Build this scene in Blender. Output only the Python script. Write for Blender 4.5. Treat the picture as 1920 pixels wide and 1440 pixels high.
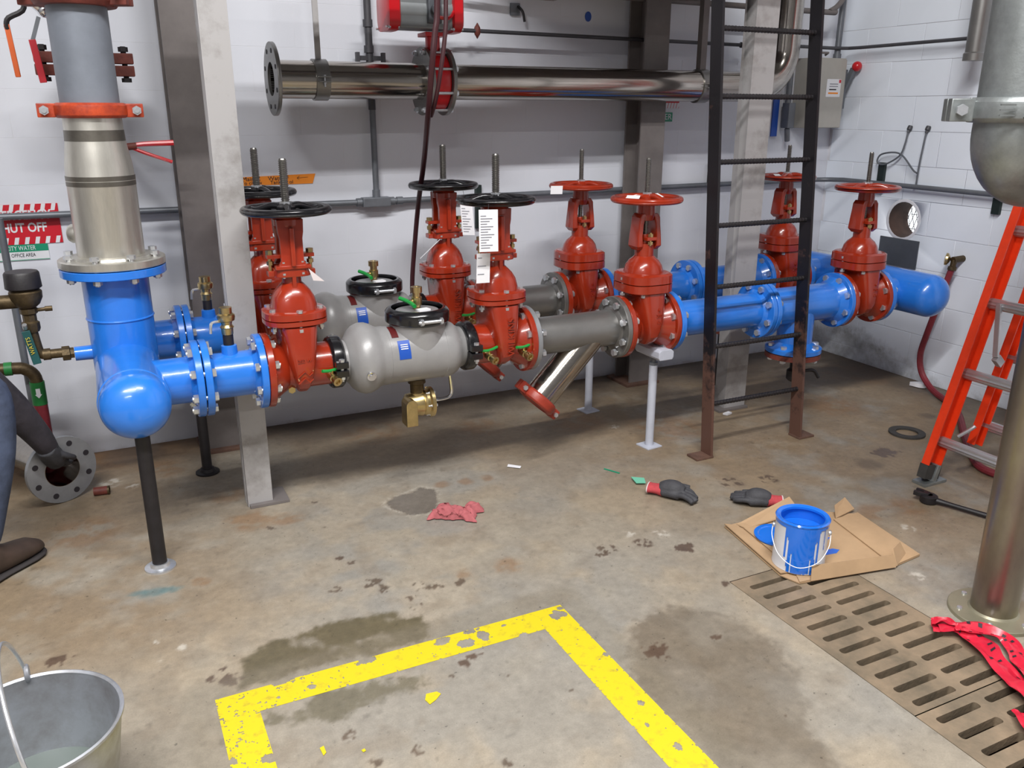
import bpy, bmesh, math, random
import numpy as np
from mathutils import Vector, Matrix
random.seed(7)
S = bpy.context.scene
COL = S.collection
for o in list(bpy.data.objects):
    bpy.data.objects.remove(o)

# ---------------------------------------------------------------- camera
F_PX, PITCH, ROLL, AZ, CAM_H = 1590.0, 17.9, 0.1, 26.0, 1.36
_th, _a, _r = math.radians(PITCH), math.radians(AZ), math.radians(ROLL)
_fw = Vector((math.sin(_a)*math.cos(_th), math.cos(_a)*math.cos(_th), -math.sin(_th)))
_rt0 = Vector((math.cos(_a), -math.sin(_a), 0)); _up0 = _rt0.cross(_fw)
_rt = _rt0*math.cos(_r)+_up0*math.sin(_r); _up = _up0*math.cos(_r)-_rt0*math.sin(_r)
cd = bpy.data.cameras.new('camera'); cam = bpy.data.objects.new('camera', cd); COL.objects.link(cam)
cd.sensor_width = 36.0; cd.lens = F_PX/1920*36.0; cd.clip_start = .02
cam.matrix_world = Matrix(((_rt.x, _up.x, -_fw.x, 0), (_rt.y, _up.y, -_fw.y, 0), (_rt.z, _up.z, -_fw.z, CAM_H), (0, 0, 0, 1)))
S.camera = cam
# ---------------------------------------------------------------- world, lamps, exposure
w = bpy.data.worlds.new('world'); S.world = w; w.use_nodes = True
w.node_tree.nodes['Background'].inputs[0].default_value = (.93, .96, 1, 1)
w.node_tree.nodes['Background'].inputs[1].default_value = 1.6
def area(name, loc, sx, sy, power, rot=(0, 0, 0), col=(1, .985, .975)):
    l = bpy.data.lights.new(name, 'AREA'); l.shape = 'RECTANGLE'; l.size = sx; l.size_y = sy
    l.energy = power; l.color = col
    o = bpy.data.objects.new(name, l); COL.objects.link(o); o.location = loc; o.rotation_euler = rot
    return o
area('ceiling_or_fill_lamp', (-.75, .20, 3.9), 2.4, .14, 240)
area('ceiling_or_fill_lamp', (-1.9, -2.4, 3.9), 2.4, .14, 120)
area('ceiling_or_fill_lamp', (1.25, .55, 3.9), 1.2, .14, 105)  # added fill lamp, no known fixture, brightens the right wall
S.view_settings.view_transform = 'Standard'; S.view_settings.look = 'None'
S.view_settings.exposure = 0.0; S.view_settings.gamma = 1.0; S.view_settings.use_curve_mapping = False

# ---------------------------------------------------------------- mesh helpers
V = Vector
X, Y, Z = V((1, 0, 0)), V((0, 1, 0)), V((0, 0, 1))
def basis(ax, ref=None):
    w_ = V(ax).normalized()
    r = V(ref) if ref is not None else (Z if abs(w_.z) < .9 else X)
    u = (r - w_*r.dot(w_)).normalized(); v = w_.cross(u)
    return u, v, w_
class MB:
    def __init__(s): s.v = []; s.f = []
    def add(s, vs, fs):
        b = len(s.v); s.v += [V(p) for p in vs]; s.f += [tuple(i+b for i in f) for f in fs]; return s
    def box(s, c, size, rot=None):
        hx, hy, hz = size[0]/2, size[1]/2, size[2]/2; c = V(c)
        ps = [V((x, y, z)) for z in (-hz, hz) for x, y in ((-hx, -hy), (hx, -hy), (hx, hy), (-hx, hy))]
        if rot is not None: ps = [rot @ p for p in ps]
        return s.add([c+p for p in ps], [(3, 2, 1, 0), (4, 5, 6, 7), (0, 1, 5, 4), (1, 2, 6, 5), (2, 3, 7, 6), (3, 0, 4, 7)])
    def bar(s, p0, p1, a, b, ref=None):
        p0, p1 = V(p0), V(p1); u, v, w_ = basis(p1-p0, ref)
        m = Matrix((u, v, w_)).transposed()
        return s.box((p0+p1)/2, (a, b, (p1-p0).length), m)
    def lathe(s, prof, o=(0, 0, 0), ax=(0, 0, 1), n=32, sx=1, sy=1, ref=None, arc=None, caps=True):
        u, v, w_ = basis(ax, ref); o = V(o); vs = []; fs = []; m = len(prof)
        full = arc is None
        angs = [2*math.pi*i/n for i in range(n)] if full else [arc[0]+(arc[1]-arc[0])*i/n for i in range(n+1)]
        for a in angs:
            d = u*math.cos(a)*sx+v*math.sin(a)*sy
            for h, r in prof: vs.append(o+w_*h+d*r)
        k = len(angs)
        for i in range(n):
            j = (i+1) % k
            for q in range(m-1):
                fs.append((i*m+q, j*m+q, j*m+q+1, i*m+q+1))
        if full and caps:
            for q, rev in ((0, True), (m-1, False)):
                if prof[q][1] > 1e-6 and prof[0] != prof[-1]:
                    f = [i*m+q for i in range(n)]
                    fs.append(tuple(reversed(f)) if rev else tuple(f))
        elif not full:
            fs.append(tuple(range(m))); fs.append(tuple(reversed(range((k-1)*m, k*m))))
        return s.add(vs, fs)
    def cyl(s, p0, p1, r0, r1=None, n=24):
        p0, p1 = V(p0), V(p1); L = (p1-p0).length
        return s.lathe([(0, r0), (L, r0 if r1 is None else r1)], p0, p1-p0, n)
    def ring(s, p0, p1, ro, ri, n=32):
        p0, p1 = V(p0), V(p1); L = (p1-p0).length
        return s.lathe([(0, ri), (0, ro), (L, ro), (L, ri), (0, ri)], p0, p1-p0, n)
    def hexa(s, p0, p1, r): return s.cyl(p0, p1, r, n=6)
    def sphere(s, c, r, n=24, m=12, ax=(0, 0, 1), sq=1):
        return s.lathe([(-r*math.cos(math.pi*i/m)*sq, max(r*math.sin(math.pi*i/m), 0)) for i in range(m+1)], c, ax, n)
    def torus(s, c, ax, R, r, n=48, m=12, sx=1, sy=1, ref=None):
        pr = [(r*math.sin(2*math.pi*i/m), R+r*math.cos(2*math.pi*i/m)) for i in range(m+1)]
        return s.lathe(pr, c, ax, n, sx, sy, ref)
    def tube(s, pts, r, n=10, k=6, caps=True):
        pts = [V(p) for p in pts]; P = []
        if k > 1 and len(pts) > 2:
            q = [pts[0]*2-pts[1]]+pts+[pts[-1]*2-pts[-2]]
            for i in range(1, len(q)-2):
                for t in range(k):
                    t_ = t/k; a, b, c, d = q[i-1], q[i], q[i+1], q[i+2]
                    P.append(.5*((2*b)+(c-a)*t_+(2*a-5*b+4*c-d)*t_*t_+(3*b-a-3*c+d)*t_**3))
            P.append(pts[-1])
        else: P = pts
        m = len(P); vs = []; fs = []; u = None
        for i in range(m):
            t_ = (P[min(i+1, m-1)]-P[max(i-1, 0)]).normalized()
            if u is None: u = basis(t_)[0]
            u = (u-t_*u.dot(t_)).normalized(); v = t_.cross(u)
            rr = r(i/(m-1)) if callable(r) else r
            for j in range(n):
                a = 2*math.pi*j/n; vs.append(P[i]+(u*math.cos(a)+v*math.sin(a))*rr)
        for i in range(m-1):
            for j in range(n):
                fs.append((i*n+j, i*n+(j+1) % n, (i+1)*n+(j+1) % n, (i+1)*n+j))
        if caps: fs.append(tuple(reversed(range(n)))); fs.append(tuple(range((m-1)*n, m*n)))
        return s.add(vs, fs)
    def prism(s, poly, o, u, v, t):
        """poly (2d) in the plane o,u,v extruded by vector t"""
        o, u, v, t = V(o), V(u), V(v), V(t); n = len(poly)
        a = [o+u*x+v*y for x, y in poly]
        if u.cross(v).dot(t) < 0: a = a[::-1]
        return s.add(a+[p+t for p in a], [tuple(reversed(range(n))), tuple(range(n, 2*n))]+[(i, (i+1) % n, n+(i+1) % n, n+i) for i in range(n)])
    def loft(s, secs, caps=True):
        n = len(secs[0]); vs = [p for q in secs for p in q]; fs = []
        for i in range(len(secs)-1):
            for j in range(n):
                fs.append((i*n+j, i*n+(j+1) % n, (i+1)*n+(j+1) % n, (i+1)*n+j))
        if caps: fs.append(tuple(reversed(range(n)))); fs.append(tuple(range((len(secs)-1)*n, len(secs)*n)))
        return s.add(vs, fs)
    def mesh(s, name, mat, smooth=35, bevel=0, off=None, sub=0):
        me = bpy.data.meshes.new(name)
        vs = s.v if off is None else [p-off for p in s.v]
        me.from_pydata([tuple(p) for p in vs], [], s.f)
        bm = bmesh.new(); bm.from_mesh(me)
        bmesh.ops.remove_doubles(bm, verts=bm.verts, dist=1e-6)
        bmesh.ops.recalc_face_normals(bm, faces=bm.faces)
        if bevel:
            es = [e for e in bm.edges if len(e.link_faces) == 2 and e.calc_face_angle(0) > .6]
            bmesh.ops.bevel(bm, geom=es, offset=bevel, segments=2, profile=.6, affect='EDGES', clamp_overlap=True)
        if sub: bmesh.ops.subdivide_edges(bm, edges=bm.edges[:], cuts=sub, use_grid_fill=True)
        bm.to_mesh(me); bm.free()
        if bevel: smooth = min(smooth, 16)
        me.shade_smooth(); me.set_sharp_from_angle(angle=math.radians(smooth))
        me.materials.append(mat)
        return me
    def build(s, name, mat, parent=None, **k):
        off = wloc(parent) if parent is not None else None
        me = s.mesh(name, mat, off=off, **k)
        o = bpy.data.objects.new(name, me); COL.objects.link(o)
        if parent is not None: o.parent = parent
        return o
def wloc(o):
    l = V((0, 0, 0))
    while o is not None: l = l+o.location; o = o.parent
    return l
def tag(o, label, cat, group=None):
    o['label'] = label; o['category'] = cat
    if group: o['group'] = group
    return o
def thing(name, label, cat, loc, group=None):
    o = bpy.data.objects.new(name, None); COL.objects.link(o); o.location = loc; o.empty_display_size = .05
    return tag(o, label, cat, group)
def solo(mb, name, mat, label, cat, loc, group=None, **k):
    """a thing that is one mesh, origin at loc"""
    me = mb.mesh(name, mat, off=V(loc), **k); o = bpy.data.objects.new(name, me); COL.objects.link(o); o.location = loc
    return tag(o, label, cat, group)
def struct(o): o['kind'] = 'structure'; return o
def inst(me, name, parent, world, rot=None):
    """object sharing mesh data, under parent, at a world position"""
    o = bpy.data.objects.new(name, me); COL.objects.link(o); o.parent = parent
    o.location = V(world)-wloc(parent)
    if rot is not None: o.rotation_euler = rot.to_euler()
    return o
def rotto(ax, ref=None):
    """matrix taking local +Z to ax"""
    u, v, w_ = basis(ax, ref); return Matrix((u, v, w_)).transposed()
def copy_tree(o, parent=None):
    c = o.copy(); COL.objects.link(c); c.parent = parent
    for ch in list(o.children): copy_tree(ch, c)
    return c
def text(body, size, mat, parent, o, u, v, name='lettering', align='LEFT', ext=.0006, sx=1.0, bold=0.0, label=None):
    cu = bpy.data.curves.new(name, 'FONT'); cu.body = body; cu.size = size; cu.align_x = align; cu.align_y = 'CENTER'
    cu.extrude = ext; cu.offset = bold; cu.resolution_u = 3
    t = bpy.data.objects.new(name, cu); COL.objects.link(t)
    dg = bpy.context.evaluated_depsgraph_get(); me = bpy.data.meshes.new_from_object(t.evaluated_get(dg))
    bpy.data.objects.remove(t); bpy.data.curves.remove(cu)
    u, v = V(u).normalized(), V(v).normalized(); n = u.cross(v)
    off = wloc(parent); o = V(o)
    for q in me.vertices: p = q.co.copy(); q.co = o+u*p.x*sx+v*p.y+n*p.z-off
    me.materials.clear(); me.materials.append(mat); me.name = name
    ob = bpy.data.objects.new(name, me); COL.objects.link(ob); ob.parent = parent
    if label: ob['label'] = label
    return ob

# ---------------------------------------------------------------- materials
def srgb(r, g, b):
    f = lambda c: (c/255/12.92 if c <= 10 else ((c/255+.055)/1.055)**2.4)
    return (f(r), f(g), f(b), 1)
def mat(name, col, rough=.5, metal=0., var=.0, vscale=12., bump=0., bscale=150., col2=None, thr=None, coat=0., rvar=0., spec=.5, stretch=None, emit=None):
    m = bpy.data.materials.new(name); m.use_nodes = True; nt = m.node_tree; N = nt.nodes; L = nt.links
    b = N['Principled BSDF']; b.inputs['Base Color'].default_value = col; b.inputs['Roughness'].default_value = rough
    b.inputs['Metallic'].default_value = metal; b.inputs['Coat Weight'].default_value = coat; b.inputs['Coat Roughness'].default_value = .08
    b.inputs['Specular IOR Level'].default_value = spec
    tc = N.new('ShaderNodeTexCoord'); src = tc.outputs['Object']
    if stretch:
        mp = N.new('ShaderNodeMapping'); mp.inputs['Scale'].default_value = stretch; L.new(src, mp.inputs[0]); src = mp.outputs[0]
    if var or col2:
        n = N.new('ShaderNodeTexNoise'); n.inputs['Scale'].default_value = vscale; n.inputs['Detail'].default_value = 6; n.inputs['Roughness'].default_value = .65
        L.new(src, n.inputs['Vector'])
        r = N.new('ShaderNodeValToRGB'); L.new(n.outputs['Fac'], r.inputs[0])
        c2 = col2 if col2 else tuple(c*(1-var) for c in col[:3])+(1,)
        c1 = col if col2 else tuple(min(c*(1+var*.6), 1) for c in col[:3])+(1,)
        lo, hi = thr if thr else (.3, .7)
        r.color_ramp.elements[0].position = lo; r.color_ramp.elements[1].position = hi
        r.color_ramp.elements[0].color = c2; r.color_ramp.elements[1].color = c1
        L.new(r.outputs[0], b.inputs['Base Color'])
        if rvar:
            mr = N.new('ShaderNodeMapRange'); mr.inputs[3].default_value = rough+rvar; mr.inputs[4].default_value = max(rough-rvar, .03)
            L.new(n.outputs['Fac'], mr.inputs[0]); L.new(mr.outputs[0], b.inputs['Roughness'])
    if bump:
        n2 = N.new('ShaderNodeTexNoise'); n2.inputs['Scale'].default_value = bscale; n2.inputs['Detail'].default_value = 4
        L.new(src, n2.inputs['Vector'])
        bp = N.new('ShaderNodeBump'); bp.inputs['Strength'].default_value = bump; bp.inputs['Distance'].default_value = .004
        L.new(n2.outputs['Fac'], bp.inputs['Height']); L.new(bp.outputs[0], b.inputs['Normal'])
    return m
M = {}
M['blue'] = mat('blue_enamel', srgb(38, 118, 214), .28, var=.10, vscale=9, bump=.12, bscale=55, coat=.6)
M['red'] = mat('red_epoxy', srgb(148, 43, 20), .25, var=.12, vscale=10, bump=.10, bscale=60, coat=.5)
M['reddark'] = mat('dull_red_paint', srgb(150, 52, 36), .4, var=.2, vscale=25, bump=.15, bscale=80)
M['orange_iron'] = mat('orange_iron', srgb(196, 74, 34), .45, var=.35, vscale=30, bump=.15, bscale=90, col2=srgb(128, 40, 26))
M['rust_iron'] = mat('rusty_red_iron', srgb(112, 52, 42), .6, var=.4, vscale=30, bump=.2, bscale=90)
M['black'] = mat('black_enamel', srgb(22, 22, 25), .22, var=.1, coat=.3)
M['black_iron'] = mat('black_iron', srgb(30, 27, 30), .5, var=.4, vscale=20, bump=.1)
M['rail'] = mat('worn_black_steel', srgb(28, 26, 30), .42, col2=srgb(92, 62, 50), thr=(.30, .44), vscale=9, bump=.1, metal=.2)
M['steel'] = mat('polished_stainless', srgb(178, 172, 165), .17, 1, var=.12, vscale=6, stretch=(1, 12, 12), rvar=.05)
M['steelv'] = mat('stainless_vertical', srgb(204, 201, 192), .36, .85, var=.16, vscale=7, rvar=.08, stretch=(6, 6, 1))
M['steeldull'] = mat('matte_stainless', srgb(136, 135, 133), .36, .7, var=.12, vscale=8, bump=.04, bscale=400)
M['steelheat'] = mat('heat_tinted_stainless', srgb(164, 158, 138), .3, .9, col2=srgb(126, 112, 110), thr=(.35, .65), vscale=3.2, rvar=.08, stretch=(1, 1, .5))
M['greycast'] = mat('grey_epoxy_casting', srgb(150, 149, 149), .36, .15, var=.12, vscale=7, bump=.08, bscale=260)
M['galv'] = mat('galvanised_iron', srgb(150, 155, 155), .42, .75, var=.28, vscale=14, bump=.1, bscale=120, rvar=.1)
M['greypaint'] = mat('grey_pipe_paint', srgb(120, 126, 136), .5, .2, var=.15, vscale=9)
M['zinc'] = mat('zinc_bolt', srgb(214, 217, 222), .3, .8, var=.12, vscale=60)
M['brass'] = mat('brass', srgb(204, 182, 132), .30, 1, var=.2, vscale=30)
M['brassold'] = mat('tarnished_bronze', srgb(88, 74, 52), .5, .7, var=.4, vscale=40, bump=.2)
M['green'] = mat('green_handle', srgb(26, 140, 60), .4)
M['greendark'] = mat('dark_teal_handle', srgb(22, 74, 74), .45, var=.2)
M['greentape'] = mat('green_tape', srgb(30, 118, 54), .5, var=.15)
M['stand'] = mat('pale_grey_stand_paint', srgb(184, 188, 200), .45, var=.08, vscale=15, bump=.1)
M['post'] = mat('grey_steel_post', srgb(168, 166, 166), .5, .15, col2=srgb(130, 126, 122), thr=(.28, .5), vscale=6, bump=.05)
M['column'] = mat('brown_grey_column', srgb(112, 106, 104), .5, .1, var=.2, vscale=7, bump=.05)
M['wall'] = mat('white_wall_paint', srgb(208, 208, 212), .48, col2=srgb(186, 184, 184), thr=(.22, .5), vscale=1.6, bump=.06, bscale=90)
M['block'] = mat('white_block_paint', srgb(212, 214, 212), .45, var=.05, vscale=3, bump=.14, bscale=110)
M['weld'] = mat('brushed_weld_band', srgb(120, 116, 108), .42, .9, var=.2, vscale=20)
M['mortar'] = mat('mortar_joint', srgb(220, 221, 226), .6, var=.08, vscale=9)
M['conduit'] = mat('grey_conduit', srgb(112, 116, 122), .45, .4, var=.15, vscale=15)
M['conduitdark'] = mat('dark_conduit', srgb(76, 76, 80), .5, .3, var=.2, vscale=15)
M['strut'] = mat('dark_green_strut', srgb(32, 44, 42), .5, .2)
M['white'] = mat('white_paper', srgb(232, 232, 236), .6)
M['ink'] = mat('grey_print', srgb(120, 122, 132), .7)
M['inkblack'] = mat('black_ink', srgb(38, 34, 40), .6)
M['signred'] = mat('sign_red', srgb(196, 26, 44), .4)
M['signgreen'] = mat('sign_green', srgb(24, 140, 104), .4)
M['signwhite'] = mat('sign_white', srgb(220, 222, 226), .45)
M['orangetape'] = mat('orange_tape', srgb(238, 140, 36), .55)
M['bluelabel'] = mat('blue_sticker', srgb(30, 78, 170), .35)
M['maroon'] = mat('maroon_strip', srgb(88, 26, 26), .4)
M['hosedark'] = mat('dark_red_hose', srgb(62, 26, 32), .45, var=.2)
M['hosered'] = mat('red_rubber_hose', srgb(128, 40, 50), .5, var=.2, vscale=30)
M['redbright'] = mat('bright_red_paint', srgb(196, 20, 30), .3, coat=.3)
M['alu'] = mat('grey_actuator_body', srgb(130, 134, 136), .42, .35, var=.1)
M['ladder'] = mat('orange_fibreglass', srgb(236, 62, 22), .38, var=.10, vscale=20, bump=.05)
M['alurung'] = mat('ribbed_aluminium', srgb(190, 190, 194), .38, .7, var=.1)
M['brown'] = mat('cardboard', srgb(176, 146, 112), .8, var=.13, vscale=7, bump=.03)
M['bluewet'] = mat('wet_blue_paint', srgb(28, 110, 216), .12, coat=.8)
M['canwhite'] = mat('can_label', srgb(206, 206, 210), .4, var=.06, vscale=14)
M['rubber'] = mat('dark_rubber', srgb(58, 56, 54), .7, var=.25, vscale=30)
M['glove'] = mat('grey_latex_glove', srgb(62, 62, 66), .7, var=.25, vscale=40, bump=.25, bscale=220)
M['glovered'] = mat('red_knit_cuff', srgb(182, 66, 72), .85, var=.2, vscale=60, bump=.3, bscale=400)
M['cuffwhite'] = mat('white_cuff_hem', srgb(214, 204, 204), .85)
M['rag'] = mat('pink_red_cloth', srgb(176, 96, 100), .9, var=.2, vscale=25, bump=.2, bscale=300)
M['tape'] = mat('red_plastic_tape', srgb(200, 34, 58), .3, var=.2, vscale=20)
M['grate'] = mat('cast_iron_grate', srgb(142, 124, 102), .62, .05, col2=srgb(104, 94, 78), thr=(.32, .62), vscale=7, bump=.3, bscale=90)
M['trench'] = mat('dark_trench', srgb(72, 52, 44), .8, var=.4, vscale=12)
M['jeans'] = mat('blue_denim', srgb(66, 76, 98), .9, var=.55, vscale=9, bump=.9, bscale=22)
M['sleeve'] = mat('dark_sleeve', srgb(56, 52, 58), .9, var=.4, vscale=14, bump=.8, bscale=28)
M['boot'] = mat('brown_boot', srgb(68, 54, 46), .6, var=.3, vscale=20)
M['sole'] = mat('boot_sole', srgb(52, 48, 48), .8)
M['bucket'] = mat('galvanised_bucket', srgb(176, 180, 188), .45, .6, col2=srgb(140, 138, 138), thr=(.3, .6), vscale=9, rvar=.1)
M['water'] = mat('grey_water', srgb(96, 104, 100), .06)
M['chrome'] = mat('chrome', srgb(225, 225, 228), .12, 1)
M['mint'] = mat('mint_scrap', srgb(110, 186, 158), .7)
M['yellow'] = mat('yellow_floor_paint', srgb(206, 188, 24), .55, var=.0, col2=srgb(176, 158, 44), thr=(.30, .46), vscale=38, bump=.05)
M['ceil'] = mat('grey_ceiling', srgb(120, 120, 120), .8)
M['farwall'] = mat('grey_far_wall', srgb(128, 128, 130), .8)
M['rustplate'] = mat('brown_rusty_plate', srgb(104, 78, 66), .6, .1, var=.3, vscale=25)
M['flangegrey'] = mat('dull_grey_flange', srgb(150, 152, 156), .45, .5, var=.15, vscale=15)
M['stemsteel'] = mat('threaded_steel', srgb(132, 130, 126), .34, .95)
M['boxgrey'] = mat('light_grey_enclosure', srgb(170, 167, 160), .5, .1, var=.06)
M['orangegrip'] = mat('orange_grip', srgb(206, 92, 34), .5)
M['redgrip'] = mat('red_grip', srgb(184, 30, 44), .5)
M['lidgrey'] = mat('pale_grey_lid', srgb(146, 146, 148), .4, .3, var=.08)
M['floorplate'] = mat('dull_olive_plate', srgb(150, 145, 124), .42, .5, var=.15, vscale=10)
M['yellowprint'] = mat('yellow_print', srgb(190, 172, 60), .5)
M['plate'] = mat('dark_slate_plate', srgb(88, 92, 98), .5, .2, var=.2, vscale=6)
# ================================================================ THE SETTING
WY, WX = 3.70, 3.80            # back wall face (y), right wall face (x)
# ---------------------------------------------------------------- noise for stains
def vnoise(x, y, sc, seed, octs=4):
    rs = np.random.RandomState(seed); tab = rs.rand(256, 256); out = np.zeros_like(x); amp, tot = 1., 0.
    for k in range(octs):
        px, py = x*sc, y*sc; ix, iy = np.floor(px).astype(int), np.floor(py).astype(int)
        fx, fy = px-ix, py-iy; fx = fx*fx*(3-2*fx); fy = fy*fy*(3-2*fy)
        g = lambda a, b: tab[(a+k*37) % 256, (b+k*91) % 256]
        out += amp*((g(ix, iy)*(1-fx)+g(ix+1, iy)*fx)*(1-fy)+(g(ix, iy+1)*(1-fx)+g(ix+1, iy+1)*fx)*fy)
        tot += amp; amp *= .55; sc *= 2.03
    return out/tot
def ss(a, b, v): t = np.clip((v-a)/(b-a), 0, 1); return t*t*(3-2*t)
def polydist(x, y, poly):
    """signed distance, negative inside"""
    d = np.full(x.shape, 9.); ins = np.zeros(x.shape, bool); n = len(poly)
    for i in range(n):
        ax, ay = poly[i]; bx, by = poly[(i+1) % n]; ex, ey = bx-ax, by-ay
        t = np.clip(((x-ax)*ex+(y-ay)*ey)/(ex*ex+ey*ey+1e-12), 0, 1)
        d = np.minimum(d, np.hypot(x-ax-ex*t, y-ay-ey*t))
        c = ((ay > y) != (by > y)) & (x < (bx-ax)*(y-ay)/((by-ay) if by != ay else 1e-9)+ax); ins ^= c
    return np.where(ins, -d, d)
# ---------------------------------------------------------------- floor: fine grid with a trench cut out, stains as colour attribute
TX0, TX1, TY1, TY0 = 1.585, 1.97, 1.745, .10
gx = np.concatenate([np.arange(TX0, -.62, -.007)[::-1], np.arange(TX0+.007, 3.83, .007)])
gy = np.concatenate([np.arange(TY1, .82, -.007)[::-1], np.arange(TY1+.007, 3.74, .007)])
nx, ny = len(gx), len(gy); GX, GY = np.meshgrid(gx, gy)
def stain_colour(x, y):
    n1 = vnoise(x, y, 1.3, 1); n2 = vnoise(x, y, 5, 2); n3 = vnoise(x, y, 22, 3, 3); n4 = vnoise(x, y, 70, 4, 2)
    wx, wy = x+.02*(n3-.5)+.012*(n4-.5), y+.02*(vnoise(x, y, 24, 5, 3)-.5)+.012*(vnoise(x, y, 75, 6, 2)-.5)
    lin = lambda r, g, b: np.array(srgb(r, g, b)[:3])
    base = lin(149, 140, 125); grey = lin(140, 137, 130); brown = lin(134, 114, 88); dark = lin(84, 73, 64); rust = lin(126, 92, 58)
    c = np.empty(x.shape+(3,)); c[:] = base
    mix = lambda c, col, f: c*(1-f[..., None])+col*f[..., None]
    c = mix(c, grey, ss(.42, .62, n1)*.8*ss(3.3, 2.6, y))                     # bare grey areas of the slab
    c = mix(c, grey, ss(.55, .25, np.hypot((x-.75)/.75, (y-1.7)/.6)/1.6)*.6)  # scrubbed around the marking
    c = mix(c, lin(164, 150, 128), ss(.5, .7, n2)*.5)
    c = mix(c, brown, ss(.36, .58, vnoise(x, y, 2.1, 9))*.55*ss(2.2, 3.0, y+.25*(x-1.5)))
    c = mix(c, brown, ss(1.3, 2.2, x)*.75*ss(.2, .5, n2)*ss(1.3, 1.8, y))
    c = mix(c, brown, ss(.55, -.1, x)*.75*ss(.35, .6, n2+.1)*ss(1.9, 2.3, y))
    c = mix(c, lin(164, 156, 140), ss(.55, .78, vnoise(x, y, 9, 61, 4))*.25)
    c = mix(c, lin(122, 108, 90), ss(.55, .78, vnoise(x, y, 11, 62, 4))*.30)
    blob = lambda px, py, r, sc=1.: ss(1.0, .45, np.hypot((wx-px), (wy-py))/(r*sc))
    for px, py, r in RUST: c = mix(c, rust, blob(px, py, r, 1.5)*.55*ss(.25, .6, n3))
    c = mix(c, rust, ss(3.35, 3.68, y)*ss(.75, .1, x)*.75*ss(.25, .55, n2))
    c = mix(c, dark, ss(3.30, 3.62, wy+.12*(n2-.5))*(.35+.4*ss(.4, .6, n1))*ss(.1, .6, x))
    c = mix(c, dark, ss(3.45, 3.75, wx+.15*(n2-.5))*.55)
    for px, py, r in DIRT: c = mix(c, dark, blob(px, py, r, 1.7)*.55*ss(.2, .5, n2))
    # paint splash, white efflorescence
    for px, py, r in TEAL: c = mix(c, lin(86, 118, 120), ss(1., .3, np.hypot((wx-px)/1.5, (wy-py)*1.6)/r)*.6)
    for px, py, r in WHITE: c = mix(c, lin(196, 190, 178), blob(px, py, r, 1.3)*.75*ss(.42, .6, n4))
    wet = np.zeros_like(x)
    rag = .018*(n3-.5)+.014*(n4-.5)
    d1 = polydist(x, y, P1); f = ss(.010, -.012, d1+rag*1.6)*(.92*ss(.12, .42, vnoise(x, y, 14, 11, 4)))
    c = mix(c, lin(92, 84, 62), f); wet = np.maximum(wet, f*.4)
    d2 = polydist(x, y, P2); f = ss(.012, -.02, d2+rag*2)*(.75*ss(.25, .5, vnoise(x, y, 17, 12, 4))); c = mix(c, lin(96, 90, 70), f)
    d3 = polydist(x, y, P3); f = ss(.02, -.025, d3+rag*2.2)*(.48+.30*ss(.35, .65, n2)); c = mix(c, lin(104, 94, 80), f); wet = np.maximum(wet, f*.3)
    dp = polydist(x, y, PUD)+rag*1.3
    f = ss(.028, .004, dp)*ss(.0, .012, dp)*.5; c = mix(c, lin(198, 192, 180), f*ss(.4, .6, n4))
    f = ss(.004, -.006, dp); c = mix(c, lin(104, 96, 86), f*.9); wet = np.maximum(wet, f)
    for px, py, r in BIG:
        f = ss(1.02, .85, np.hypot(wx-px, (wy-py)*1.3)/r+1.1*(n4-.5)); c = mix(c, lin(84, 66, 54), f*.85); wet = np.maximum(wet, f*.6)
    for i, (px, py, r) in enumerate(SMALL):                                    # boot-tread prints: broken little blots
        f = ss(1.0, .8, np.hypot(wx-px, wy-py)/(r*1.1))*ss(.49, .56, vnoise(x+i, y, 60, 21, 2)); c = mix(c, lin(88, 74, 62), f*.85); wet = np.maximum(wet, f*.5)
    halo = ss(.05, .0, np.abs(polydist(x, y, [(.085, 1.88), (1.09, 1.89), (1.09, .9), (.085, .9)]))-.03)   # grime line beside the painted strip
    c = mix(c, lin(126, 118, 102), halo*.45)
    c *= (.82+.24*n3+.10*(n4-.5))[..., None]
    c *= (1-.18*ss(.78, .86, vnoise(x, y, 48, 31, 2)))[..., None]
    return c, wet
P1 = [(0.195,1.997),(0.250,2.035),(0.443,2.057),(0.622,2.037),(0.626,1.991),(0.682,1.979),(0.670,1.872),(0.505,1.860),(0.426,1.885),(0.313,1.874),(0.170,1.878)]
P2 = [(0.214,1.770),(0.371,1.781),(0.504,1.767),(0.597,1.729),(0.588,1.687),(0.450,1.681),(0.364,1.656),(0.202,1.704)]
P3 = [(1.202,1.683),(1.338,1.722),(1.436,1.629),(1.492,1.515),(1.498,1.418),(1.450,1.328),(1.416,1.275),(1.408,1.213),(1.350,1.188),(1.242,.85),(1.08,.85),(1.063,1.258),(1.050,1.365),(1.071,1.536)]
PUD = [(0.811,2.711),(0.864,2.760),(0.902,2.752),(0.978,2.787),(1.017,2.748),(1.009,2.690),(0.970,2.610),(0.921,2.577),(0.863,2.582),(0.833,2.638)]
BIG = [(1.179,1.554,0.042),(0.151,1.922,0.029),(0.109,1.942,0.016),(0.139,1.975,0.011),(-0.235,2.198,0.030),(1.594,1.974,0.035),(0.557,2.399,0.017),(2.847,2.272,0.058),(0.707,1.729,0.017),(0.737,1.747,0.014),(1.362,1.536,0.014),(1.566,1.740,0.013),(0.767,1.745,0.008)]
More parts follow.
